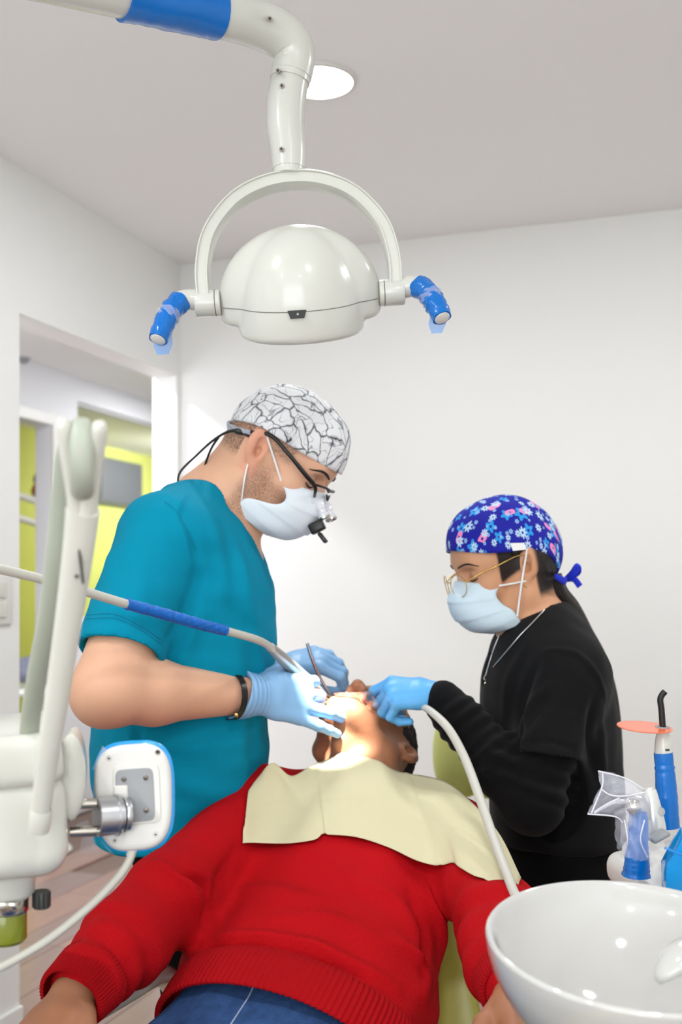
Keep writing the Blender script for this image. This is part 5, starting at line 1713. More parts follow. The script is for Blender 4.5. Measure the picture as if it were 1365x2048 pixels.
def p_torso(b, off, n=5):
    for (a, ha), (c, hc) in list(zip(list(zip(cen, half)), list(zip(cen, half))[1:]))[:n-1]:
        b.add(a, c, (ha[0]-off, ha[1]-off), (hc[0]-off, hc[1]-off), k=0.06, u=PL)
    b.add(shR, shL, 0.062-off, 0.062-off, k=0.05)
    b.add(cen[0]-PN*0.02-PA*0.02, shR, 0.050-off, 0.060-off, k=0.05)
    b.add(cen[0]-PN*0.02-PA*0.02, shL, 0.050-off, 0.060-off, k=0.05)
pb = Blob(0.0026)
head_prims(pb, PHM, PS, mouth=True, jaw=-0.006)
pb.add(V2(-0.015, 0, -0.02), cen[0]+PN*0.012, (0.058, 0.058), (0.062, 0.06), k=0.04)
pb.add(V2(0.012, 0, -0.055), cen[0]+PN*0.03-PA*0.01, 0.034, 0.03, k=0.03)
pb.ell(V2(0.020, 0, -0.105), (0.012, 0.011, 0.014), PHM.to_3x3().to_4x4(), k=0.03)
p_torso(pb, 0.016, 4)
for sh_, el_, wr_ in ((shR, elR, wrR), (shL, elL, wrL)):
    pb.add(sh_, el_, 0.046, 0.042, k=0.03)
    pb.add(el_, wr_, 0.042, 0.03, k=0.03)
hx = (wrR-elR).normalized()
HPR = frame((hx.x-0.12, hx.y, hx.z-0.25), (-0.25, -0.25, 1), wrR)
hand(pb, HPR, 1.08, [(14, 20, 12), (16, 22, 12), (18, 22, 12), (20, 22, 12)], [(0.018, 0.026, -0.010), (0.045, 0.05, -0.018), (0.072, 0.064, -0.024), (0.095, 0.07, -0.03)], -1 if False else 1, 0.0005)
hx = (wrL-elL).normalized()
HPL = frame((0.10, -0.95, -0.22), (0.20, -0.25, 1), wrL+Vector((0.004, 0, 0)))
hand(pb, HPL, 1.12, [(25, 35, 20), (28, 38, 20), (30, 38, 20), (32, 38, 20)], [(0.018, 0.026, -0.010), (0.045, 0.05, -0.018), (0.072, 0.064, -0.024), (0.095, 0.07, -0.03)], -1, 0.0005)
def p_lips(p):
    q = hl(PHM, p, PS)
    d = np.abs(np.hypot((q[:, 2]+0.073)/0.021, q[:, 1]/0.028)-1)
    return 0.7*np.exp(-(d/0.28)**2)*(q[:, 0] > 0.07)
def p_stub(p):
    q = hl(PHM, p, PS)
    return 0.35*sst(-q[:, 2], 0.03, 0.06)*sst(q[:, 0], 0.0, 0.04)*sst(q[:, 2], -0.13, -0.1)
pbody = pb.mesh('body', M_SK2, pt, None, {'lips': p_lips, 'stubble': p_stub}, smooth=1)
# hair: short and dark round the back of the skull
M_HAIR = mat('short dark greying hair', (46, 42, 40), 0.85, bump=1.0, bscale=420, var=0.5, vscale=260)
hb = Blob(0.003)
R3 = PHM.to_3x3().to_4x4()
hb.ell(V2(-0.006, 0, 0.040), (0.106, 0.084, 0.101), R3, k=0.01)
hb.ell(V2(0.085, 0, 0.0), (0.062, 0.12, 0.085), R3, k=0.012, op='-')
hb.ell(V2(0.045, 0, -0.05), (0.062, 0.13, 0.075), R3, k=0.012, op='-')
for y in (-1, 1):
    hb.ell(V2(0.0, y*0.085, 0.0), (0.026, 0.02, 0.036), R3, k=0.006, op='-')
hb.mesh('hair', M_HAIR, pt, sumd(wob(6, 160, 0.0012), wob(9, 320, 0.0007)), smooth=1)
face_hair(PHM, PS, pbody, pt)

# sweater
M_RED = mat('red wool knit', (176, 9, 19), 0.9, bump=0.8, bscale=520, bdetail=2, var=0.10, vscale=9, spec=0.15, stretch=(1, 1, 1))
sw1 = Blob(0.0042)
p_torso(sw1, 0.0)
hemc = cen[-1]+PA*0.045
PAh = (PA*math.cos(0.15)+PL*math.sin(0.15)).normalized()
PLh = (PL*math.cos(0.15)-PA*math.sin(0.15)).normalized()
sw1.cut(hemc, -PAh, hemc-PAh*0.2, 0.3, k=0.006)
for sh_, el_, wr_, r0 in ((shR, elR, wrR, 0.001), (shL, elL, wrL, 0.0)):
    sw1.add(sh_, el_, 0.062+r0, 0.064+r0, k=0.035)
    md = el_.lerp(wr_, 0.5)
    sw1.add(el_, md, 0.065+r0, 0.061, k=0.03)
    sw1.add(md, el_.lerp(wr_, 0.86), 0.061, 0.052, k=0.03)
pfold_l = ([
    ([elR+Vector((0.02, -0.05, 0.05)), elR+Vector((0.06, 0.0, 0.02)), elR+Vector((0.055, 0.0, -0.04))], -0.010, 0.009),
    ([elR+Vector((-0.02, -0.03, 0.062)), elR+Vector((0.035, -0.06, 0.04)), elR+Vector((0.055, -0.05, 0.0))], 0.009, 0.012),
    ([P(400, 1880, 1.56), P(520, 1878, 1.58), P(650, 1905, 1.57), P(790, 1975, 1.5)], 0.010, 0.014),
    ([P(350, 1915, 1.53), P(480, 1905, 1.55), P(640, 1940, 1.53), P(760, 2010, 1.46)], 0.008, 0.012),
    ([P(400, 1897, 1.55), P(560, 1890, 1.56), P(720, 1955, 1.52)], -0.009, 0.010),
    ([P(850, 1770, 1.7), P(880, 1850, 1.62), P(875, 1930, 1.55)], 0.010, 0.014),
    ([P(820, 1790, 1.7), P(850, 1870, 1.62), P(850, 1960, 1.53)], -0.008, 0.012),
    ([P(790, 1880, 1.62), P(850, 1930, 1.56), P(850, 1990, 1.5)], 0.008, 0.012),
    ([P(420, 1800, 1.68), P(520, 1780, 1.70), P(640, 1800, 1.69)], 0.005, 0.02),
    ([P(480, 1690, 1.80), P(440, 1760, 1.73), P(420, 1830, 1.66)], -0.006, 0.016),
    ([P(700, 1760, 1.73), P(790, 1800, 1.69), P(850, 1900, 1.6)], 0.005, 0.018),
    ([P(560, 1830, 1.66), P(680, 1840, 1.65), P(790, 1900, 1.58)], 0.004, 0.016),
])
swm = sw1.mesh('sweater', M_RED, pt, sumd(rings(elL+Vector((0, 0.05, 0)), wrL, 0.004, 4.2, 3, 1.3), rings(elR.lerp(wrR, 0.45), wrR, 0.0035, 3.0, 6, 0.9), wob(12, 30, 0.0022), wob(13, 70, 0.0007)), smooth=2)
displace(swm, laid(pfold_l, swm, 1.4))
# ribbed cuffs and hem
def ribbed(name, rings_, m, parent, nrib, amp):
    """rings_: list of (centre, u vector, v vector) ; radii in the vectors"""
    seg = nrib*4
    vs, fs = [], []
    for c_, u_, v_ in rings_:
        for k in range(seg):
            a = 2*math.pi*k/seg
            e = 1+amp*(1 if k % 4 in (0, 1) else -1)
            vs.append(c_+(u_*math.cos(a)+v_*math.sin(a))*e)
    for i in range(len(rings_)-1):
        for k in range(seg):
            fs.append((i*seg+k, i*seg+(k+1) % seg, (i+1)*seg+(k+1) % seg, (i+1)*seg+k))
    return mk(name, vs, fs, m, parent, True)
M_RIB = mat('red ribbed knit', (160, 8, 17), 0.9, bump=0.4, bscale=600, spec=0.15)
for el_, wr_, t0, t1 in ((elR, wrR, 0.80, 1.04), (elL, wrL, 0.80, 1.0)):
    ax = (wr_-el_).normalized()
    u_ = Vector((0, 0, 1))-ax*ax.z
    u_.normalize()
    v_ = ax.cross(u_)
    rr = [(0.044, 0.0), (0.052, 0.06), (0.0535, 0.15), (0.0525, 0.3), (0.051, 0.5), (0.0495, 0.75), (0.0485, 0.92), (0.047, 1.0), (0.042, 0.99)]
    ribbed('cuff', [(el_.lerp(wr_, t0+(t1-t0)*t), u_*r, v_*r) for r, t in rr], M_RIB, swm, 60, 0.02)
hr = [(-0.020, 0.955), (-0.012, 1.005), (0.0, 1.02), (0.02, 1.022), (0.04, 1.018), (0.058, 1.012), (0.063, 1.0), (0.060, 0.97)]
ribbed('hem', [(hemc-PAh*(d_-0.012)-PN*0.02*max(0, d_), PLh*(half[-1][0]+0.008)*q, PN*(half[-1][1]+0.005)*q) for d_, q in hr], M_RIB, swm, 130, 0.009)
# jeans
M_DENIM = mat('blue denim', (48, 76, 122), 0.85, bump=0.8, bscale=420, var=0.5, vscale=70, stretch=(1, 1, 1), spec=0.2)
jb = Blob(0.006)
hipc2 = hemc-PA*0.10-PN*0.01+Vector((-0.015, 0, 0.0))
jb.add(hemc+PAh*0.02-PN*0.006, hipc2, (0.176, 0.104), (0.196, 0.112), k=0.05, u=PLh)
knee = [Vector((-0.30, 0.93, 0.66)), Vector((-0.08, 0.88, 0.66))]
ank = [Vector((-0.36, 0.52, 0.50)), Vector((-0.19, 0.48, 0.50))]
for i_, sg in ((0, -1), (1, 1)):
    h_ = hipc2+PL*sg*0.095-PA*0.04
    jb.add(h_, knee[i_], 0.096, 0.068, k=0.04)
    jb.add(knee[i_], ank[i_], 0.066, 0.055, k=0.03)
jm = jb.mesh('jeans', M_DENIM, pt, sumd(wob(21, 40, 0.005), folds([([P(300, 2040, 1.4), P(420, 2010, 1.42), P(520, 2040, 1.4)], 0.005, 0.012)])), smooth=2)
M_STITCH = mat('denim seam', (150, 166, 190), 0.9, bump=0.5, bscale=300)
bj = bvh_of(jm)
seam_line([(512, 1960), (500, 1990), (478, 2025), (455, 2060)], M_STITCH, jm, bj, 0.0013, 'pocket_seam')
seam_line([(235, 2020), (270, 2010), (320, 1985), (345, 1965)], M_STITCH, jm, bj, 0.0012, 'waist_seam')
for i_ in (0, 1):
    sb_ = Blob(0.006)
    c_ = ank[i_]+Vector((0, -0.03, 0.02))
    sb_.add(c_, c_+Vector((-0.03, -0.06, 0.16)), 0.045, 0.04, k=0.02)
    sb_.add(c_+Vector((0, -0.03, -0.02)), c_+Vector((0, -0.03, 0.02)), 0.04, 0.04, k=0.02)
    sb_.mesh('shoe', MAT['black'], pt, smooth=2)

# ------------------------------------------------------------------ paper bib over the chest
def on_plane(px, py, off=0.0):
    d = P(px, py, 1.0)-Vector((0, 0, EYE))
    n = PN
    p0 = P(690, 1640, 1.855)+PN*off
    k_ = (p0-Vector((0, 0, EYE))).dot(n)/d.dot(n)
    q = Vector((0, 0, EYE))+d*k_
    return (q-neck0).dot(PL), (q-neck0).dot(PA)
bot = [(486, 1694), (530, 1688), (590, 1686), (630, 1680), (646, 1666), (660, 1670), (720, 1676), (780, 1694), (835, 1722), (875, 1731), (905, 1724), (918, 1735), (950, 1752), (990, 1764), (1032, 1782)]
top = [(497, 1582), (520, 1548), (546, 1522), (582, 1552), (618, 1536), (648, 1524), (690, 1508), (730, 1512), (770, 1530), (805, 1546), (850, 1556), (898, 1572), (944, 1606), (1000, 1674), (1042, 1766)]
bvp = bvh_of(swm, pbody)
NU, NV = 90, 40
bq, tq2 = crom([(*p, i) for i, p in enumerate(bot)], 8), crom([(*p, i) for i, p in enumerate(top)], 8)
def samp(q, t):
    f_ = t*(len(q)-1)
    i0 = min(int(f_), len(q)-2)
    return q[i0][:2]+(q[i0+1][:2]-q[i0][:2])*(f_-i0)
ST = np.zeros((NU+1, NV+1, 2))
def flap(u, v):
    return 0.03*math.exp(-((u-0.135)/0.06)**2)*max(0, (v-0.5)/0.5)**1.5
extra = np.array([[flap(i/NU, j/NV)+0.0065 for j in range(NV+1)] for i in range(NU+1)])
Hh = np.zeros((NU+1, NV+1))
p_ref = (P(690, 1640, 1.855)-neck0).dot(PN)
for rep in range(3):
    prev = Hh.copy()
    Hh = np.full((NU+1, NV+1), np.nan)
    for i in range(NU+1):
        u = i/NU
        b0, t0_ = samp(bq, u), samp(tq2, u)
        for j in range(NV+1):
            v = j/NV
            px, py = b0+(t0_-b0)*v
            sx, sa = on_plane(px, py, (prev[i, j]+extra[i, j]-p_ref) if rep else 0.0)
            ST[i, j] = sx, sa
            o = neck0+PL*sx+PA*sa+PN*0.25
            h_ = bvp.ray_cast(o, -PN)
            if h_[0] is not None and h_[3] < 0.40:
                Hh[i, j] = 0.25-h_[3]
    # fill gaps from the neighbours, then let the paper bridge hollows
    for it in range(200):
        m_ = np.isnan(Hh)
        if not m_.any():
            break
        pad = np.pad(Hh, 1, constant_values=np.nan)
        nb = np.stack([pad[:-2, 1:-1], pad[2:, 1:-1], pad[1:-1, :-2], pad[1:-1, 2:]])
        with np.errstate(all='ignore'):
            mean = np.nanmean(nb, 0)
        Hh = np.where(m_, mean-0.003, Hh)
    Hh = np.minimum(Hh, 0.022)
    H0 = Hh.copy()
    for it in range(60):
        pad = np.pad(Hh, 1, mode='edge')
        av = (pad[:-2, 1:-1]+pad[2:, 1:-1]+pad[1:-1, :-2]+pad[1:-1, 2:])/4
        Hh = np.maximum(av, H0)
vs, fs = [], []
for i in range(NU+1):
    u = i/NU
    for j in range(NV+1):
        v = j/NV
        sx, sa = ST[i, j]
        fl = flap(u, v)
        cr_ = 0.0022*(math.exp(-((u-0.33)/0.008)**2)+math.exp(-((u-0.655)/0.008)**2)+math.exp(-((v-0.48)/0.02)**2)*0.7)
        rip = 0.0018*math.sin(u*13+v*4)*v+0.0014*math.sin(u*31+2)*(1-v)
        vs.append(neck0+PL*sx+PA*sa+PN*(Hh[i, j]+0.0065+fl+cr_+rip))
for i in range(NU):
    for j in range(NV):
        a = i*(NV+1)+j
        fs.append((a, a+NV+1, a+NV+2, a+1))
M_BIB = mat('pale yellow paper', (206, 199, 164), 0.8, bump=0.35, bscale=420, var=0.04, vscale=8, spec=0.2)
bib = tag(mk('paper_bib', vs, fs, M_BIB), 'pale yellow paper bib spread over the red sweater', 'bib')
sd = bib.modifiers.new('thickness', 'SOLIDIFY')
sd.thickness = 0.0008

# ------------------------------------------------------------------ dental chair
ch = thing('dental_chair', 'olive green upholstered dental chair under the patient', 'dental chair', (hem0.x, 1.35, 0))
def pad_mesh(name, path, widths, thick, m, parent, nw=18):
    """cushion swept along path (surface centre line), widths per point"""
    q = crom([(*p, w, t_) for p, w, t_ in zip(path, widths, thick)], 8)
    X = q[:, :3]
    T_ = np.gradient(X, axis=0)
    T_ /= np.linalg.norm(T_, axis=1)[:, None]
    lat = np.array(PL)
    vs, fs = [], []
    n = nw*2
    for i in range(len(X)):
        nn = np.cross(lat, T_[i])
        nn /= np.linalg.norm(nn)
        e = min(1, math.sqrt(max(0.02, min(i, len(X)-1-i)/4.0)))
        for k in range(n):
            a = 2*math.pi*k/n
            c, s_ = math.cos(a), math.sin(a)
            x = math.copysign(abs(c)**0.45, c)*q[i, 3]*(0.9+0.1*e)
            y = math.copysign(abs(s_)**0.55, s_)*q[i, 4]*e
            vs.append(X[i]+lat*x+nn*(y-q[i, 4]))
    for i in range(len(X)-1):
        for k in range(n):
            fs.append((i*n+k, i*n+(k+1) % n, (i+1)*n+(k+1) % n, (i+1)*n+k))
    fs += [tuple(range(n))[::-1], tuple((len(X)-1)*n+k for k in range(n))]
    return mk(name, vs, fs, m, parent)
def under(i, d=0.0):
    return cen[i]-PN*(half[i][1]-0.012+d)
bkp = [under(4)-PA*0.10, under(4)-PA*0.02, under(3), under(2), under(1)+PA*0.0, under(1)+PA*0.07]
pad_mesh('backrest', [q+PL*d_ for q, d_ in zip(bkp, (0.035, 0.035, 0.025, 0.01, 0, 0))], [0.29, 0.29, 0.275, 0.235, 0.18, 0.16], [0.04, 0.042, 0.042, 0.04, 0.036, 0.03], MAT['vinyl'], ch)
pad_mesh('seat', [Vector((-0.20, 0.62, 0.585)), Vector((-0.18, 0.9, 0.575)), Vector((-0.14, 1.15, 0.565)), under(4)-PA*0.12-Vector((0, 0, 0.015))], [0.22, 0.25, 0.27, 0.28], [0.045, 0.05, 0.05, 0.045], MAT['vinyl'], ch)
pad_mesh('leg_rest', [Vector((-0.29, 0.36, 0.41)), Vector((-0.25, 0.5, 0.46)), Vector((-0.21, 0.62, 0.56))], [0.18, 0.2, 0.22], [0.04, 0.045, 0.045], MAT['vinyl'], ch)
hp0 = V2(-0.092, 0, -0.05)
pad_mesh('headrest', [hp0+Vector((0, -0.06, -0.035)), hp0+Vector((0.015, 0.01, -0.012)), hp0+Vector((0.04, 0.10, -0.005)), hp0+Vector((0.055, 0.17, 0.0))], [0.09, 0.125, 0.13, 0.11], [0.02, 0.028, 0.028, 0.02], MAT['vinyl'], ch)
tube('headrest_stem', [under(1)-PN*0.05, under(1)+PA*0.1-PN*0.05, hp0+Vector((0.02, 0.03, -0.075))], [0.016, 0.016, 0.014], MAT['steel'], ch, 16, 6, flat=(1.6, 0.5))
bs = under(3)-PN*0.10
tube('back_frame', [under(4)-PA*0.05-PN*0.10, bs, under(2)-PN*0.09, under(1)-PN*0.075], [0.05, 0.05, 0.045, 0.035], MAT['plastic'], ch, 20, 6, flat=(0.5, 1.6))
rbox('seat_frame', (0.34, 0.55, 0.07), Matrix.Translation((-0.15, 1.0, 0.435)), MAT['plastic'], ch, 0.025, 4)
rbox('lift_column', (0.22, 0.3, 0.36), Matrix.Translation((-0.12, 1.15, 0.225)), MAT['plastic'], ch, 0.04, 4)
rbox('base_plate', (0.46, 0.9, 0.05), Matrix.Translation((-0.12, 1.1, 0.026)), MAT['plastic'], ch, 0.02, 3)
rbox('hinge_cover', (0.12, 0.14, 0.1), Matrix.Translation((0.05, 1.42, 0.5)), MAT['plate'], ch, 0.02, 3)
ar = wrR.lerp(elR, 0.3)
tube('armrest', [wrR+Vector((-0.09, -0.16, -0.085)), wrR+Vector((-0.075, 0.0, -0.08)), elR.lerp(wrR, 0.4)+Vector((-0.03, 0, -0.09)), elR+Vector((-0.01, 0.02, -0.13)), elR+Vector((0.04, 0.04, -0.24))], [0.02, 0.026, 0.026, 0.024, 0.02], MAT['plastic'], ch, 16, 6, flat=(0.7, 1.3))
tube('armrest', [wrL+Vector((0.05, -0.20, -0.075)), wrL+Vector((0.03, -0.08, -0.07)), wrL+Vector((0.0, 0.03, -0.085)), wrL+Vector((-0.04, 0.06, -0.16)), Vector((0.06, 1.40, 0.5))], [0.018, 0.026, 0.026, 0.022, 0.02], MAT['plastic'], ch, 16, 6, flat=(0.7, 1.3))
# ------------------------------------------------------------------ assistant (black scrubs, at the right)
AY = 2.1
an = thing('person', 'person in black scrubs and blue flower print cap holding a suction hose', 'person', (P(1110, 1500, AY).x, AY, 0))
M_SK3 = attr_mix(skin('warm skin', (206, 152, 116)), 'hairline', (34, 24, 20))
AHM = head_frame(P(1018, 1139, AY), (-math.cos(math.radians(14)), -math.sin(math.radians(14)), 0), 14)
AS = 0.97
V3 = lambda x, y, z: AHM @ Vector((x*AS, y*AS, z*AS))
ash, ael, awr = P(1138, 1350, 1.965), P(1066, 1606, 1.90), P(880, 1393, 1.99)
ash2, ael2, awr2 = P(1112, 1345, 2.25), P(1090, 1600, 2.3), P(985, 1560, 2.2)
ATS = [((1118, 1660), 0.128, 0.165), ((1110, 1560), 0.116, 0.15), ((1100, 1440), 0.120, 0.155), ((1092, 1350), 0.108, 0.155), ((1088, 1300), 0.088, 0.13)]
def a_torso(b, off, bottom=0):
    pts = [(P(*q, AY), d-off, l-off) for q, d, l in ATS[bottom:]]
    for (a, da, la), (c, dc, lc_) in zip(pts, pts[1:]):
        b.add(a, c, (da, la), (dc, lc_), k=0.05, u=(1, 0, 0))
    b.add(ash, ash2, 0.056-off, 0.056-off, k=0.05)
    nb = P(1090, 1272, AY)
    b.add(nb, ash, 0.05-off, 0.056-off, k=0.05)
    b.add(nb, ash2, 0.05-off, 0.056-off, k=0.05)
ab = Blob(0.0025)
head_prims(ab, AHM, AS, nose=0.98)
ab.add(P(1082, 1270, AY), V3(-0.022, 0, -0.02), (0.054, 0.054), (0.048, 0.05), k=0.04)
a_torso(ab, 0.014, 1)
ab.add(ash, ael, 0.036, 0.032, k=0.03)
ab.add(ael, awr, 0.034, 0.024, k=0.03)
ab.add(ash2, ael2, 0.036, 0.032, k=0.03)
ab.add(ael2, awr2, 0.034, 0.026, k=0.03)
def a_hl(p):
    q = hl(AHM, p, AS)
    side = sst(q[:, 2]+0.5*(q[:, 0]-0.02), -0.012, 0.004)*sst(0.05-q[:, 0], 0, 0.008)*sst(q[:, 0], -0.01, 0.0)*(np.abs(q[:, 1]) < 0.0785)*1.6
    back = sst(-q[:, 0], 0.016, 0.026)*sst(q[:, 2], -0.07, -0.05)
    return np.clip(side+back, 0, 1)
abody = ab.mesh('body', M_SK3, an, None, {'hairline': a_hl}, smooth=1)
# scrub top over a long-sleeved shirt
M_BK2 = mat('black scrub cotton', (11, 11, 13), 0.85, bump=0.25, bscale=900, sheen=0.04, spec=0.2)
M_BK3 = mat('black jersey', (9, 9, 11), 0.9, bump=0.35, bscale=700, sheen=0.04, spec=0.15)
st1 = Blob(0.0042)
a_torso(st1, 0.0)
ahem = P(1118, 1672, AY)
st1.cut(ahem, (0, 0, -1), ahem+Vector((0, 0, -0.15)), 0.3, k=0.006)
aad = (ael-ash).normalized()
st1.add(ash, ash.lerp(ael, 0.66), (0.060, 0.060), (0.070, 0.066), k=0.04)
ase = ash.lerp(ael, 0.58)
acn = (aad+Vector((0.15, 0, -0.05))).normalized()
st1.cut(ase, acn, ase+acn*0.10, 0.102, k=0.004)
st1.add(ase-aad*0.04, ase+aad*0.1, 0.052, 0.052, k=0.004, op='-')
st1.add(ash2, ash2.lerp(ael2, 0.6), 0.06, 0.062, k=0.04)
st1.add(P(1082, 1268, AY), V3(-0.02, 0, -0.02), 0.052, 0.065, k=0.006, op='-')
st1.add(P(1068, 1258, AY), P(985, 1375, AY), (0.06, 0.045), (0.006, 0.035), k=0.006, u=(0, 1, 0), op='-')
afold_l = ([
    ([P(1095, 1300, 2.0), P(1150, 1305, 1.96), P(1195, 1350, 1.96), P(1212, 1400, 1.98)], 0.004, 0.006),
    ([P(1075, 1330, 1.99), P(1045, 1400, 1.96), P(1040, 1470, 1.94)], -0.010, 0.012),
    ([P(1110, 1370, 1.93), P(1070, 1400, 1.92), P(1050, 1440, 1.92)], 0.008, 0.010),
    ([P(1130, 1380, 1.92), P(1090, 1440, 1.9), P(1060, 1480, 1.9)], 0.006, 0.012),
    ([P(1190, 1400, 1.96), P(1180, 1480, 1.95), P(1200, 1560, 1.97)], -0.010, 0.012),
    ([P(1205, 1420, 1.98), P(1205, 1520, 1.97), P(1215, 1600, 1.98)], 0.006, 0.012),
    ([P(1050, 1300, 2.0), P(1020, 1360, 1.98), P(1010, 1430, 1.97)], 0.006, 0.014),
    ([P(1040, 1490, 1.9), P(1100, 1484, 1.86), P(1170, 1510, 1.9)], -0.003, 0.006),
])
atop = st1.mesh('scrub_top', M_BK2, an, sumd(wob(31, 26, 0.002), wob(32, 60, 0.0008)), smooth=2)
displace(atop, laid(afold_l, atop, 1.0))
ls = Blob(0.0036)
ls.add(ash, ash.lerp(ael, 0.6), 0.044, 0.046, k=0.03)
ls.add(ash.lerp(ael, 0.6), ael, 0.048, 0.050, k=0.03)
ls.add(ael, ael.lerp(awr, 0.35), 0.050, 0.050, k=0.035)
ls.add(ael.lerp(awr, 0.35), ael.lerp(awr, 0.75), 0.049, 0.040, k=0.03)
ls.add(ael.lerp(awr, 0.75), awr.lerp(ael, 0.04), 0.041, 0.0365, k=0.03)
ls.add(ash2, ael2, 0.044, 0.048, k=0.03)
ls.add(ael2, awr2, 0.048, 0.033, k=0.03)
a_torso(ls, 0.008, 1)
ls.add(P(1082, 1270, AY), P(1058, 1232, AY), 0.056, 0.0575, k=0.02)
cn_ = (P(1045, 1200, AY)-P(1082, 1270, AY)).normalized()
cp_ = P(1058, 1236, AY)
ls.cut(cp_, cn_, cp_+cn_*0.08, 0.085, k=0.004)
ls.add(P(1075, 1262, AY), P(1030, 1170, AY), 0.050, 0.055, k=0.003, op='-')
ls.mesh('undershirt', M_BK3, an, sumd(rings(ael.lerp(awr, 0.2), awr, 0.0020, 7.5, 4, 1.2), rings(ash.lerp(ael, 0.6), ael+Vector((0, 0, -0.02)), 0.003, 3.5, 6, 1.0), wob(33, 40, 0.0014)), smooth=2)
# trousers, shoes
at_ = Blob(0.006)
ahc = P(1122, 1700, AY)
at_.add(ahc+Vector((0, 0, 0.06)), ahc+Vector((0.0, 0, -0.06)), (0.112, 0.155), (0.118, 0.165), k=0.05, u=(1, 0, 0))
for fy in (-0.08, 0.08):
    at_.add(ahc+Vector((0.0, fy, -0.06)), Vector((ahc.x-0.02, AY+fy, 0.42)), 0.088, 0.064, k=0.04)
    at_.add(Vector((ahc.x-0.02, AY+fy, 0.42)), Vector((ahc.x+0.02, AY+fy, 0.07)), 0.064, 0.052, k=0.03)
at_.mesh('trousers', M_BLK, an, wob(36, 24, 0.004), smooth=3)
for fy in (-0.08, 0.08):
    sh_ = Blob(0.006)
    c_ = Vector((ahc.x-0.01, AY+fy, 0.042))
    sh_.add(c_+Vector((0.06, 0, 0)), c_+Vector((-0.11, 0, -0.008)), (0.038, 0.038), (0.038, 0.03), k=0.02, u=(0, 1, 0))
    sh_.add(c_+Vector((0.03, 0, 0.03)), c_+Vector((0, 0, 0.03)), 0.042, 0.042, k=0.02)
    sh_.cut((0, 0, 0.003), (0, 0, -1), c_+Vector((-0.03, 0, -0.2)), 0.3, k=0.004)
    sh_.mesh('shoe', MAT['black'], an, smooth=2)
# glove
ag = Blob(0.0016)
AHD = frame((-0.985, -0.02, 0.06), (0.02, -0.62, 0.78), P(876, 1391, 1.995))
tipsA, thA = hand(ag, AHD, 0.97, [(42, 34, 18), (66, 74, 30), (70, 78, 35), (72, 80, 40)], [(0.018, 0.026, -0.010), (0.048, 0.040, -0.028), (0.075, 0.030, -0.042), (0.096, 0.018, -0.048)], -1, 0.0008, spread=(4, 1, -3, -6))
ag.add(P(884, 1394, 1.988), P(872, 1391, 1.995), 0.024, 0.024, k=0.012)
ag.mesh('glove', M_GLOVE2, an, wob(41, 90, 0.0005), smooth=2)
# hair: sides, nape and a long ponytail down the back
M_HAIR2 = mat('long black brown hair', (26, 18, 15), 0.45, bump=0.8, bscale=160, spec=0.5, stretch=(1, 1, 0.15), var=0.4, vscale=60)
ah = Blob(0.003)
A3 = AHM.to_3x3().to_4x4()
ah.ell(V3(-0.012, 0, 0.028), (0.098, 0.081, 0.098), A3, k=0.01)
ah.ell(V3(0.085, 0, -0.01), (0.085, 0.13, 0.14), A3, k=0.008, op='-')
ah.ell(V3(0.01, 0, -0.085), (0.062, 0.13, 0.062), A3, k=0.008, op='-')
for y in (-1, 1):
    ah.ell(V3(0.0, y*0.088, 0.0), (0.022, 0.018, 0.034), A3, k=0.005, op='-')
ah.mesh('hair', M_HAIR2, an, wob(44, 150, 0.0008), smooth=1)
tie0 = P(1116, 1180, 2.125)
for k_, (dx, dy, rr_) in enumerate(((0, 0, 1.0), (0.006, 0.014, 0.75), (-0.003, -0.010, 0.6))):
    tube('ponytail', [V3(-0.085, 0, -0.04)+Vector((dx, dy, 0)), P(1118, 1190, 2.13)+Vector((dx, dy, 0)), P(1140, 1222, 2.15)+Vector((dx, dy, 0)), P(1168, 1268, 2.17)+Vector((dx, dy, 0)), P(1196, 1320, 2.20)+Vector((dx, dy, 0)), P(1218, 1400, 2.22)+Vector((dx*1.2, dy, 0)), P(1228, 1500, 2.22)+Vector((dx, dy, 0)), P(1229, 1600, 2.22)+Vector((dx, dy, 0)), P(1222, 1700, 2.22)+Vector((dx, dy, 0))],
         [0.022*rr_, 0.02*rr_, 0.0225*rr_, 0.0215*rr_, 0.019*rr_, 0.019*rr_, 0.018*rr_, 0.015*rr_, 0.006*rr_], M_HAIR2, an, 18, 8, mod=lambda a, s: 1+0.09*math.sin(5*a+8*s)+0.05*math.sin(9*a-14*s))
# cap with ties and label
FP = flower_print()
acap = cap_mesh('surgical_cap', AHM, AS, (0.066, 0.038, -0.052), (0.018, 0.016, 0.012), FP, an, 0.021, lump=[((0.09, 0, 0.10), 0.05, 0.008), ((-0.10, 0, 0.02), 0.05, 0.006)], seed=8)
M_TIE = mat('royal blue cotton tie', (20, 44, 190), 0.8)
kn0 = V3(-0.112, 0.012, -0.048)
tube('tie_bow', [kn0, kn0+Vector((0.012, -0.01, 0.012)), kn0+Vector((0.022, -0.012, 0.026)), kn0+Vector((0.024, -0.006, 0.014)), kn0+Vector((0.012, 0, 0.002))], [0.005, 0.007, 0.007, 0.006, 0.004], M_TIE, acap, 12, 6, flat=(1.2, 0.45))
tube('tie_end', [kn0, kn0+Vector((0.014, -0.006, 0.0)), kn0+Vector((0.026, -0.006, -0.014))], [0.0045, 0.005, 0.005], M_TIE, acap, 12, 6, flat=(1.2, 0.4))
tube('tie_band', [V3(-0.062, 0.074, -0.030), V3(-0.088, 0.052, -0.046), kn0], [0.004, 0.006, 0.005], M_TIE, acap, 12, 6, flat=(1.3, 0.5))
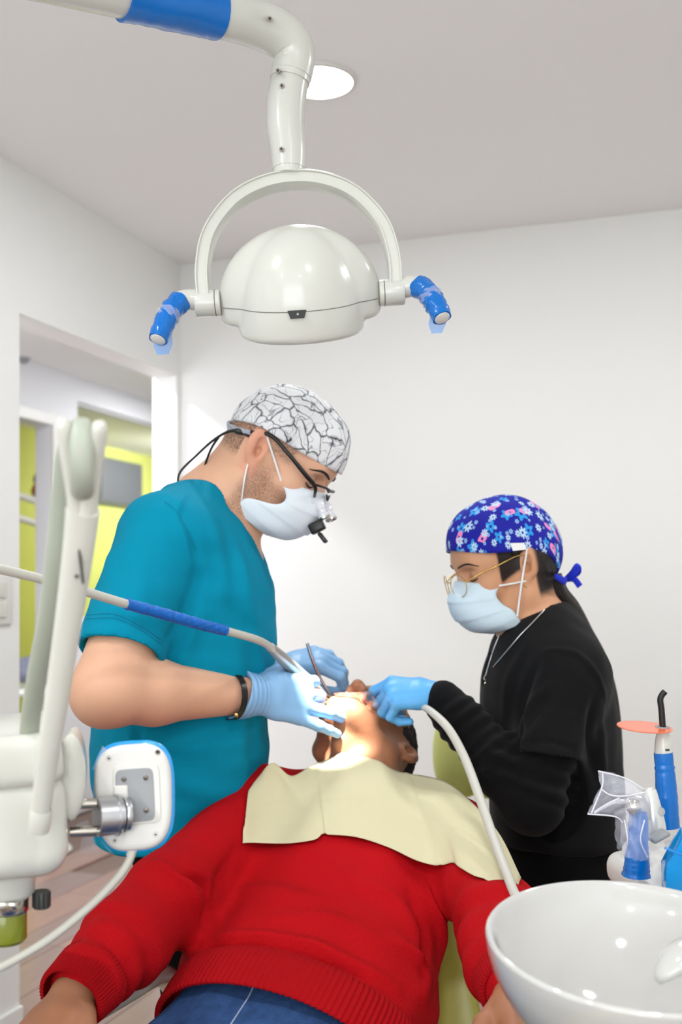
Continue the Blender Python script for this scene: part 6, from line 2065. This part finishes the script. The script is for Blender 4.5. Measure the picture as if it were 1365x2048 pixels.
# cloth label above the ear
lb = [V3(0.022, 0.0895, 0.056), V3(-0.006, 0.0905, 0.050), V3(-0.008, 0.0905, 0.036), V3(0.020, 0.090, 0.040)]
mk('cap_label', lb+[q+V3(0, 0.001, 0)-V3(0, 0, 0) for q in lb], [(0, 1, 2, 3), (7, 6, 5, 4), (0, 4, 5, 1), (1, 5, 6, 2), (2, 6, 7, 3), (3, 7, 4, 0)], M_LOOP, acap, False)
# mask
amo, amv, anv, anu = mask_mesh(AHM, AS, M_MASK, an, notch=0.012, bulge=0.003, fwd=0.022, seed=3)
for y, j in ((1, anu-1), (-1, 0)):
    et = ear_pts(AHM, AS, y, [(0.004, 0.006, 0.034), (0.002, 0.005, -0.028)])
    mid1 = amv(2, j).lerp(et[1], 0.5)+(V3(0, y*0.004, 0)-V3(0, 0, 0))
    mid2 = amv(anv-10, j).lerp(et[0], 0.5)+(V3(0.004, y*0.006, 0)-V3(0, 0, 0))
    tube('ear_loop', [amv(2, j), mid1, et[1]], 0.0019, M_LOOP, amo, 10, 6)
    tube('ear_loop', [amv(anv-10, j), mid2, et[0]], 0.0019, M_LOOP, amo, 10, 6)
# wire spectacles
def ringpts(cx_, cy_, cz_, ry, rz):
    return [V3(cx_-0.25*abs(cy_+ry*math.cos(a))+0.25*abs(cy_), cy_+ry*math.cos(a), cz_+rz*math.sin(a)) for a in np.linspace(0, 2*math.pi, 25)]
gl = tube('spectacles', ringpts(0.124, 0.034, -0.004, 0.026, 0.022), 0.0009, MAT['gold'], an, 8, 2)
tube('rim', ringpts(0.124, -0.034, -0.004, 0.026, 0.022), 0.0009, MAT['gold'], gl, 8, 2)
tube('bridge', [V3(0.128, -0.008, 0.002), V3(0.131, 0, 0.006), V3(0.128, 0.008, 0.002)], 0.0009, MAT['gold'], gl, 8, 5)
for sg in (-1, 1):
    tube('temple', [V3(0.115, sg*0.060, 0.002), V3(0.09, sg*0.073, 0.012), V3(0.05, sg*0.080, 0.020), V3(0.012, sg*0.083, 0.028), V3(-0.012, sg*0.084, 0.024)], [0.0014, 0.0016, 0.0016, 0.0014, 0.0012], MAT['gold'], gl, 8, 6)
    rp = ringpts(0.124, sg*0.034, -0.004, 0.0255, 0.0215)[:-1]
    cc_ = sum(rp, Vector())/len(rp)
    mk('lens', rp+[cc_], [(i, (i+1) % len(rp), len(rp)) for i in range(len(rp))], MAT['lens'], gl)
face_hair(AHM, AS, abody, an, 0.6)
# hoop earring and chain with pendant
eo = ear_pts(AHM, AS, 1, [(0.006, 0.006, -0.034)])[0]
tube('earring', [eo+AHM.to_3x3() @ Vector((0.0075*math.cos(a), 0.001, 0.0075*math.sin(a))) for a in np.linspace(0, 2*math.pi, 17)], 0.0009, MAT['gold'], an, 8, 2)
lsm = bvh_of(atop, *[o for o in bpy.data.objects if o.name.startswith('undershirt')])
cpts = [on_shirt(x, y, lsm, 0.0025) for x, y in crom([(1090, 1222), (1066, 1248), (1040, 1275), (1015, 1305), (990, 1335)], 6)]
cpts = [q for q in cpts if q is not None]
nk = tube('necklace', cpts, 0.0013, MAT['alu'], an, 8, 2)
c2 = [on_shirt(x, y, lsm, 0.0025) for x, y in crom([(1003, 1268), (992, 1295), (982, 1325), (974, 1352)], 6)]
c2 = [q for q in c2 if q is not None]
if len(c2) > 2:
    tube('chain', c2, 0.0013, MAT['alu'], nk, 8, 2)
    e_ = c2[-1]
    tube('pendant', [e_, e_+Vector((-0.003, -0.002, -0.006)), e_+Vector((0.002, -0.002, -0.010)), e_+Vector((-0.002, -0.002, -0.015))], 0.0014, MAT['steel'], nk, 8, 5)

# ------------------------------------------------------------------ suction hose and the clear retractor in the patient's mouth
sc_ = thing('suction_hose', 'grey suction hose hanging from the assistant gloved hand', 'hose', P(860, 1420, 1.97))
tube('hose', [P(840, 1410, 1.985), P(864, 1424, 1.945), P(898, 1458, 1.895), P(930, 1516, 1.86), P(958, 1590, 1.79), P(985, 1668, 1.72), P(1010, 1736, 1.645), P(1036, 1800, 1.585), P(1080, 1870, 1.55), P(1180, 1900, 1.56), P(1290, 1850, 1.64), P(1380, 1780, 1.63)],
     [0.006, 0.007, 0.0076, 0.0078, 0.0078, 0.0077, 0.0076, 0.0075, 0.0075, 0.009, 0.009, 0.009], MAT['grey_hose'], sc_, 18, 10)
tube('suction_tip', [P(846, 1412, 1.985), P(820, 1402, 2.0), P(792, 1400, 2.02), P(768, 1404, 2.04), P(748, 1412, 2.05)], [0.0045, 0.004, 0.0036, 0.0034, 0.0032], MAT['retract_rim'], sc_, 12, 8)
rt = thing('cheek_retractor', 'clear plastic cheek retractor stretching the patient mouth open', 'retractor', V2(0.11, 0.02, -0.073))
arc = [V2(0.105-0.02*abs(math.sin(a))*0, 0.036*math.cos(a)+0.008, -0.073+0.026*math.sin(a)) for a in np.linspace(-2.2, 2.2, 15)]
tube('retractor_rim', arc, 0.002, MAT['retract_rim'], rt, 12, 3, flat=(1, 1.8))
wv_, wf = [], []
for i in range(13):
    for j in range(7):
        u, v = i/12, j/6
        a = -1.3+2.6*u
        r_ = 0.034+0.024*v
        wv_.append(V2(0.105-0.035*v*v+0.004*math.sin(7*u+4*v), r_*math.cos(a)+0.004, -0.073+r_*0.8*math.sin(a)))
for i in range(12):
    for j in range(6):
        a = i*7+j
        wf.append((a, a+1, a+8, a+7))
mk('retractor_wing', wv_, wf, MAT['retract'], rt)

# ------------------------------------------------------------------ operator stool behind the assistant
so = Vector((P(905, 1520, 2.62).x+0.15, 2.64, 0))
stl = thing('operator_stool', 'pale green operator stool behind the assistant', 'stool', so)
bb_ = Blob(0.005)
for k in range(7):
    a = -0.9+1.8*k/6
    bb_.ell(so+Vector((0.19*math.sin(a), -0.17*math.cos(a)+0.19, 0.865)), (0.05, 0.03, 0.105), Matrix.Rotation(a, 4, 'Z'), k=0.02)
bb_.mesh('stool_backrest', MAT['vinyl_pale'], stl, smooth=3)
lathe('stool_seat', [(0, 0.50), (0.17, 0.50), (0.19, 0.52), (0.19, 0.55), (0.165, 0.575), (0, 0.58)], Matrix.Translation(so+Vector((0, 0.12, 0))), MAT['vinyl_pale'], stl, 36)
cyl('gas_column', so+Vector((0, 0.12, 0.09)), so+Vector((0, 0.12, 0.5)), 0.022, MAT['steel'], stl)
tube('back_bar', [so+Vector((0, 0.12, 0.49)), so+Vector((0, 0.0, 0.48)), so+Vector((0, -0.005, 0.6)), so+Vector((0, 0.03, 0.82))], 0.012, MAT['steel'], stl, 14, 6)
for k in range(5):
    a = 2*math.pi*k/5+0.3
    e_ = so+Vector((0.26*math.cos(a), 0.12+0.26*math.sin(a), 0.06))
    cyl('stool_leg', so+Vector((0, 0.12, 0.1)), e_, 0.014, MAT['steel'], stl, 12)
    cyl('caster', Vector((e_.x-0.012, e_.y, 0.028)), Vector((e_.x+0.012, e_.y, 0.028)), 0.027, MAT['black'], stl, 16)
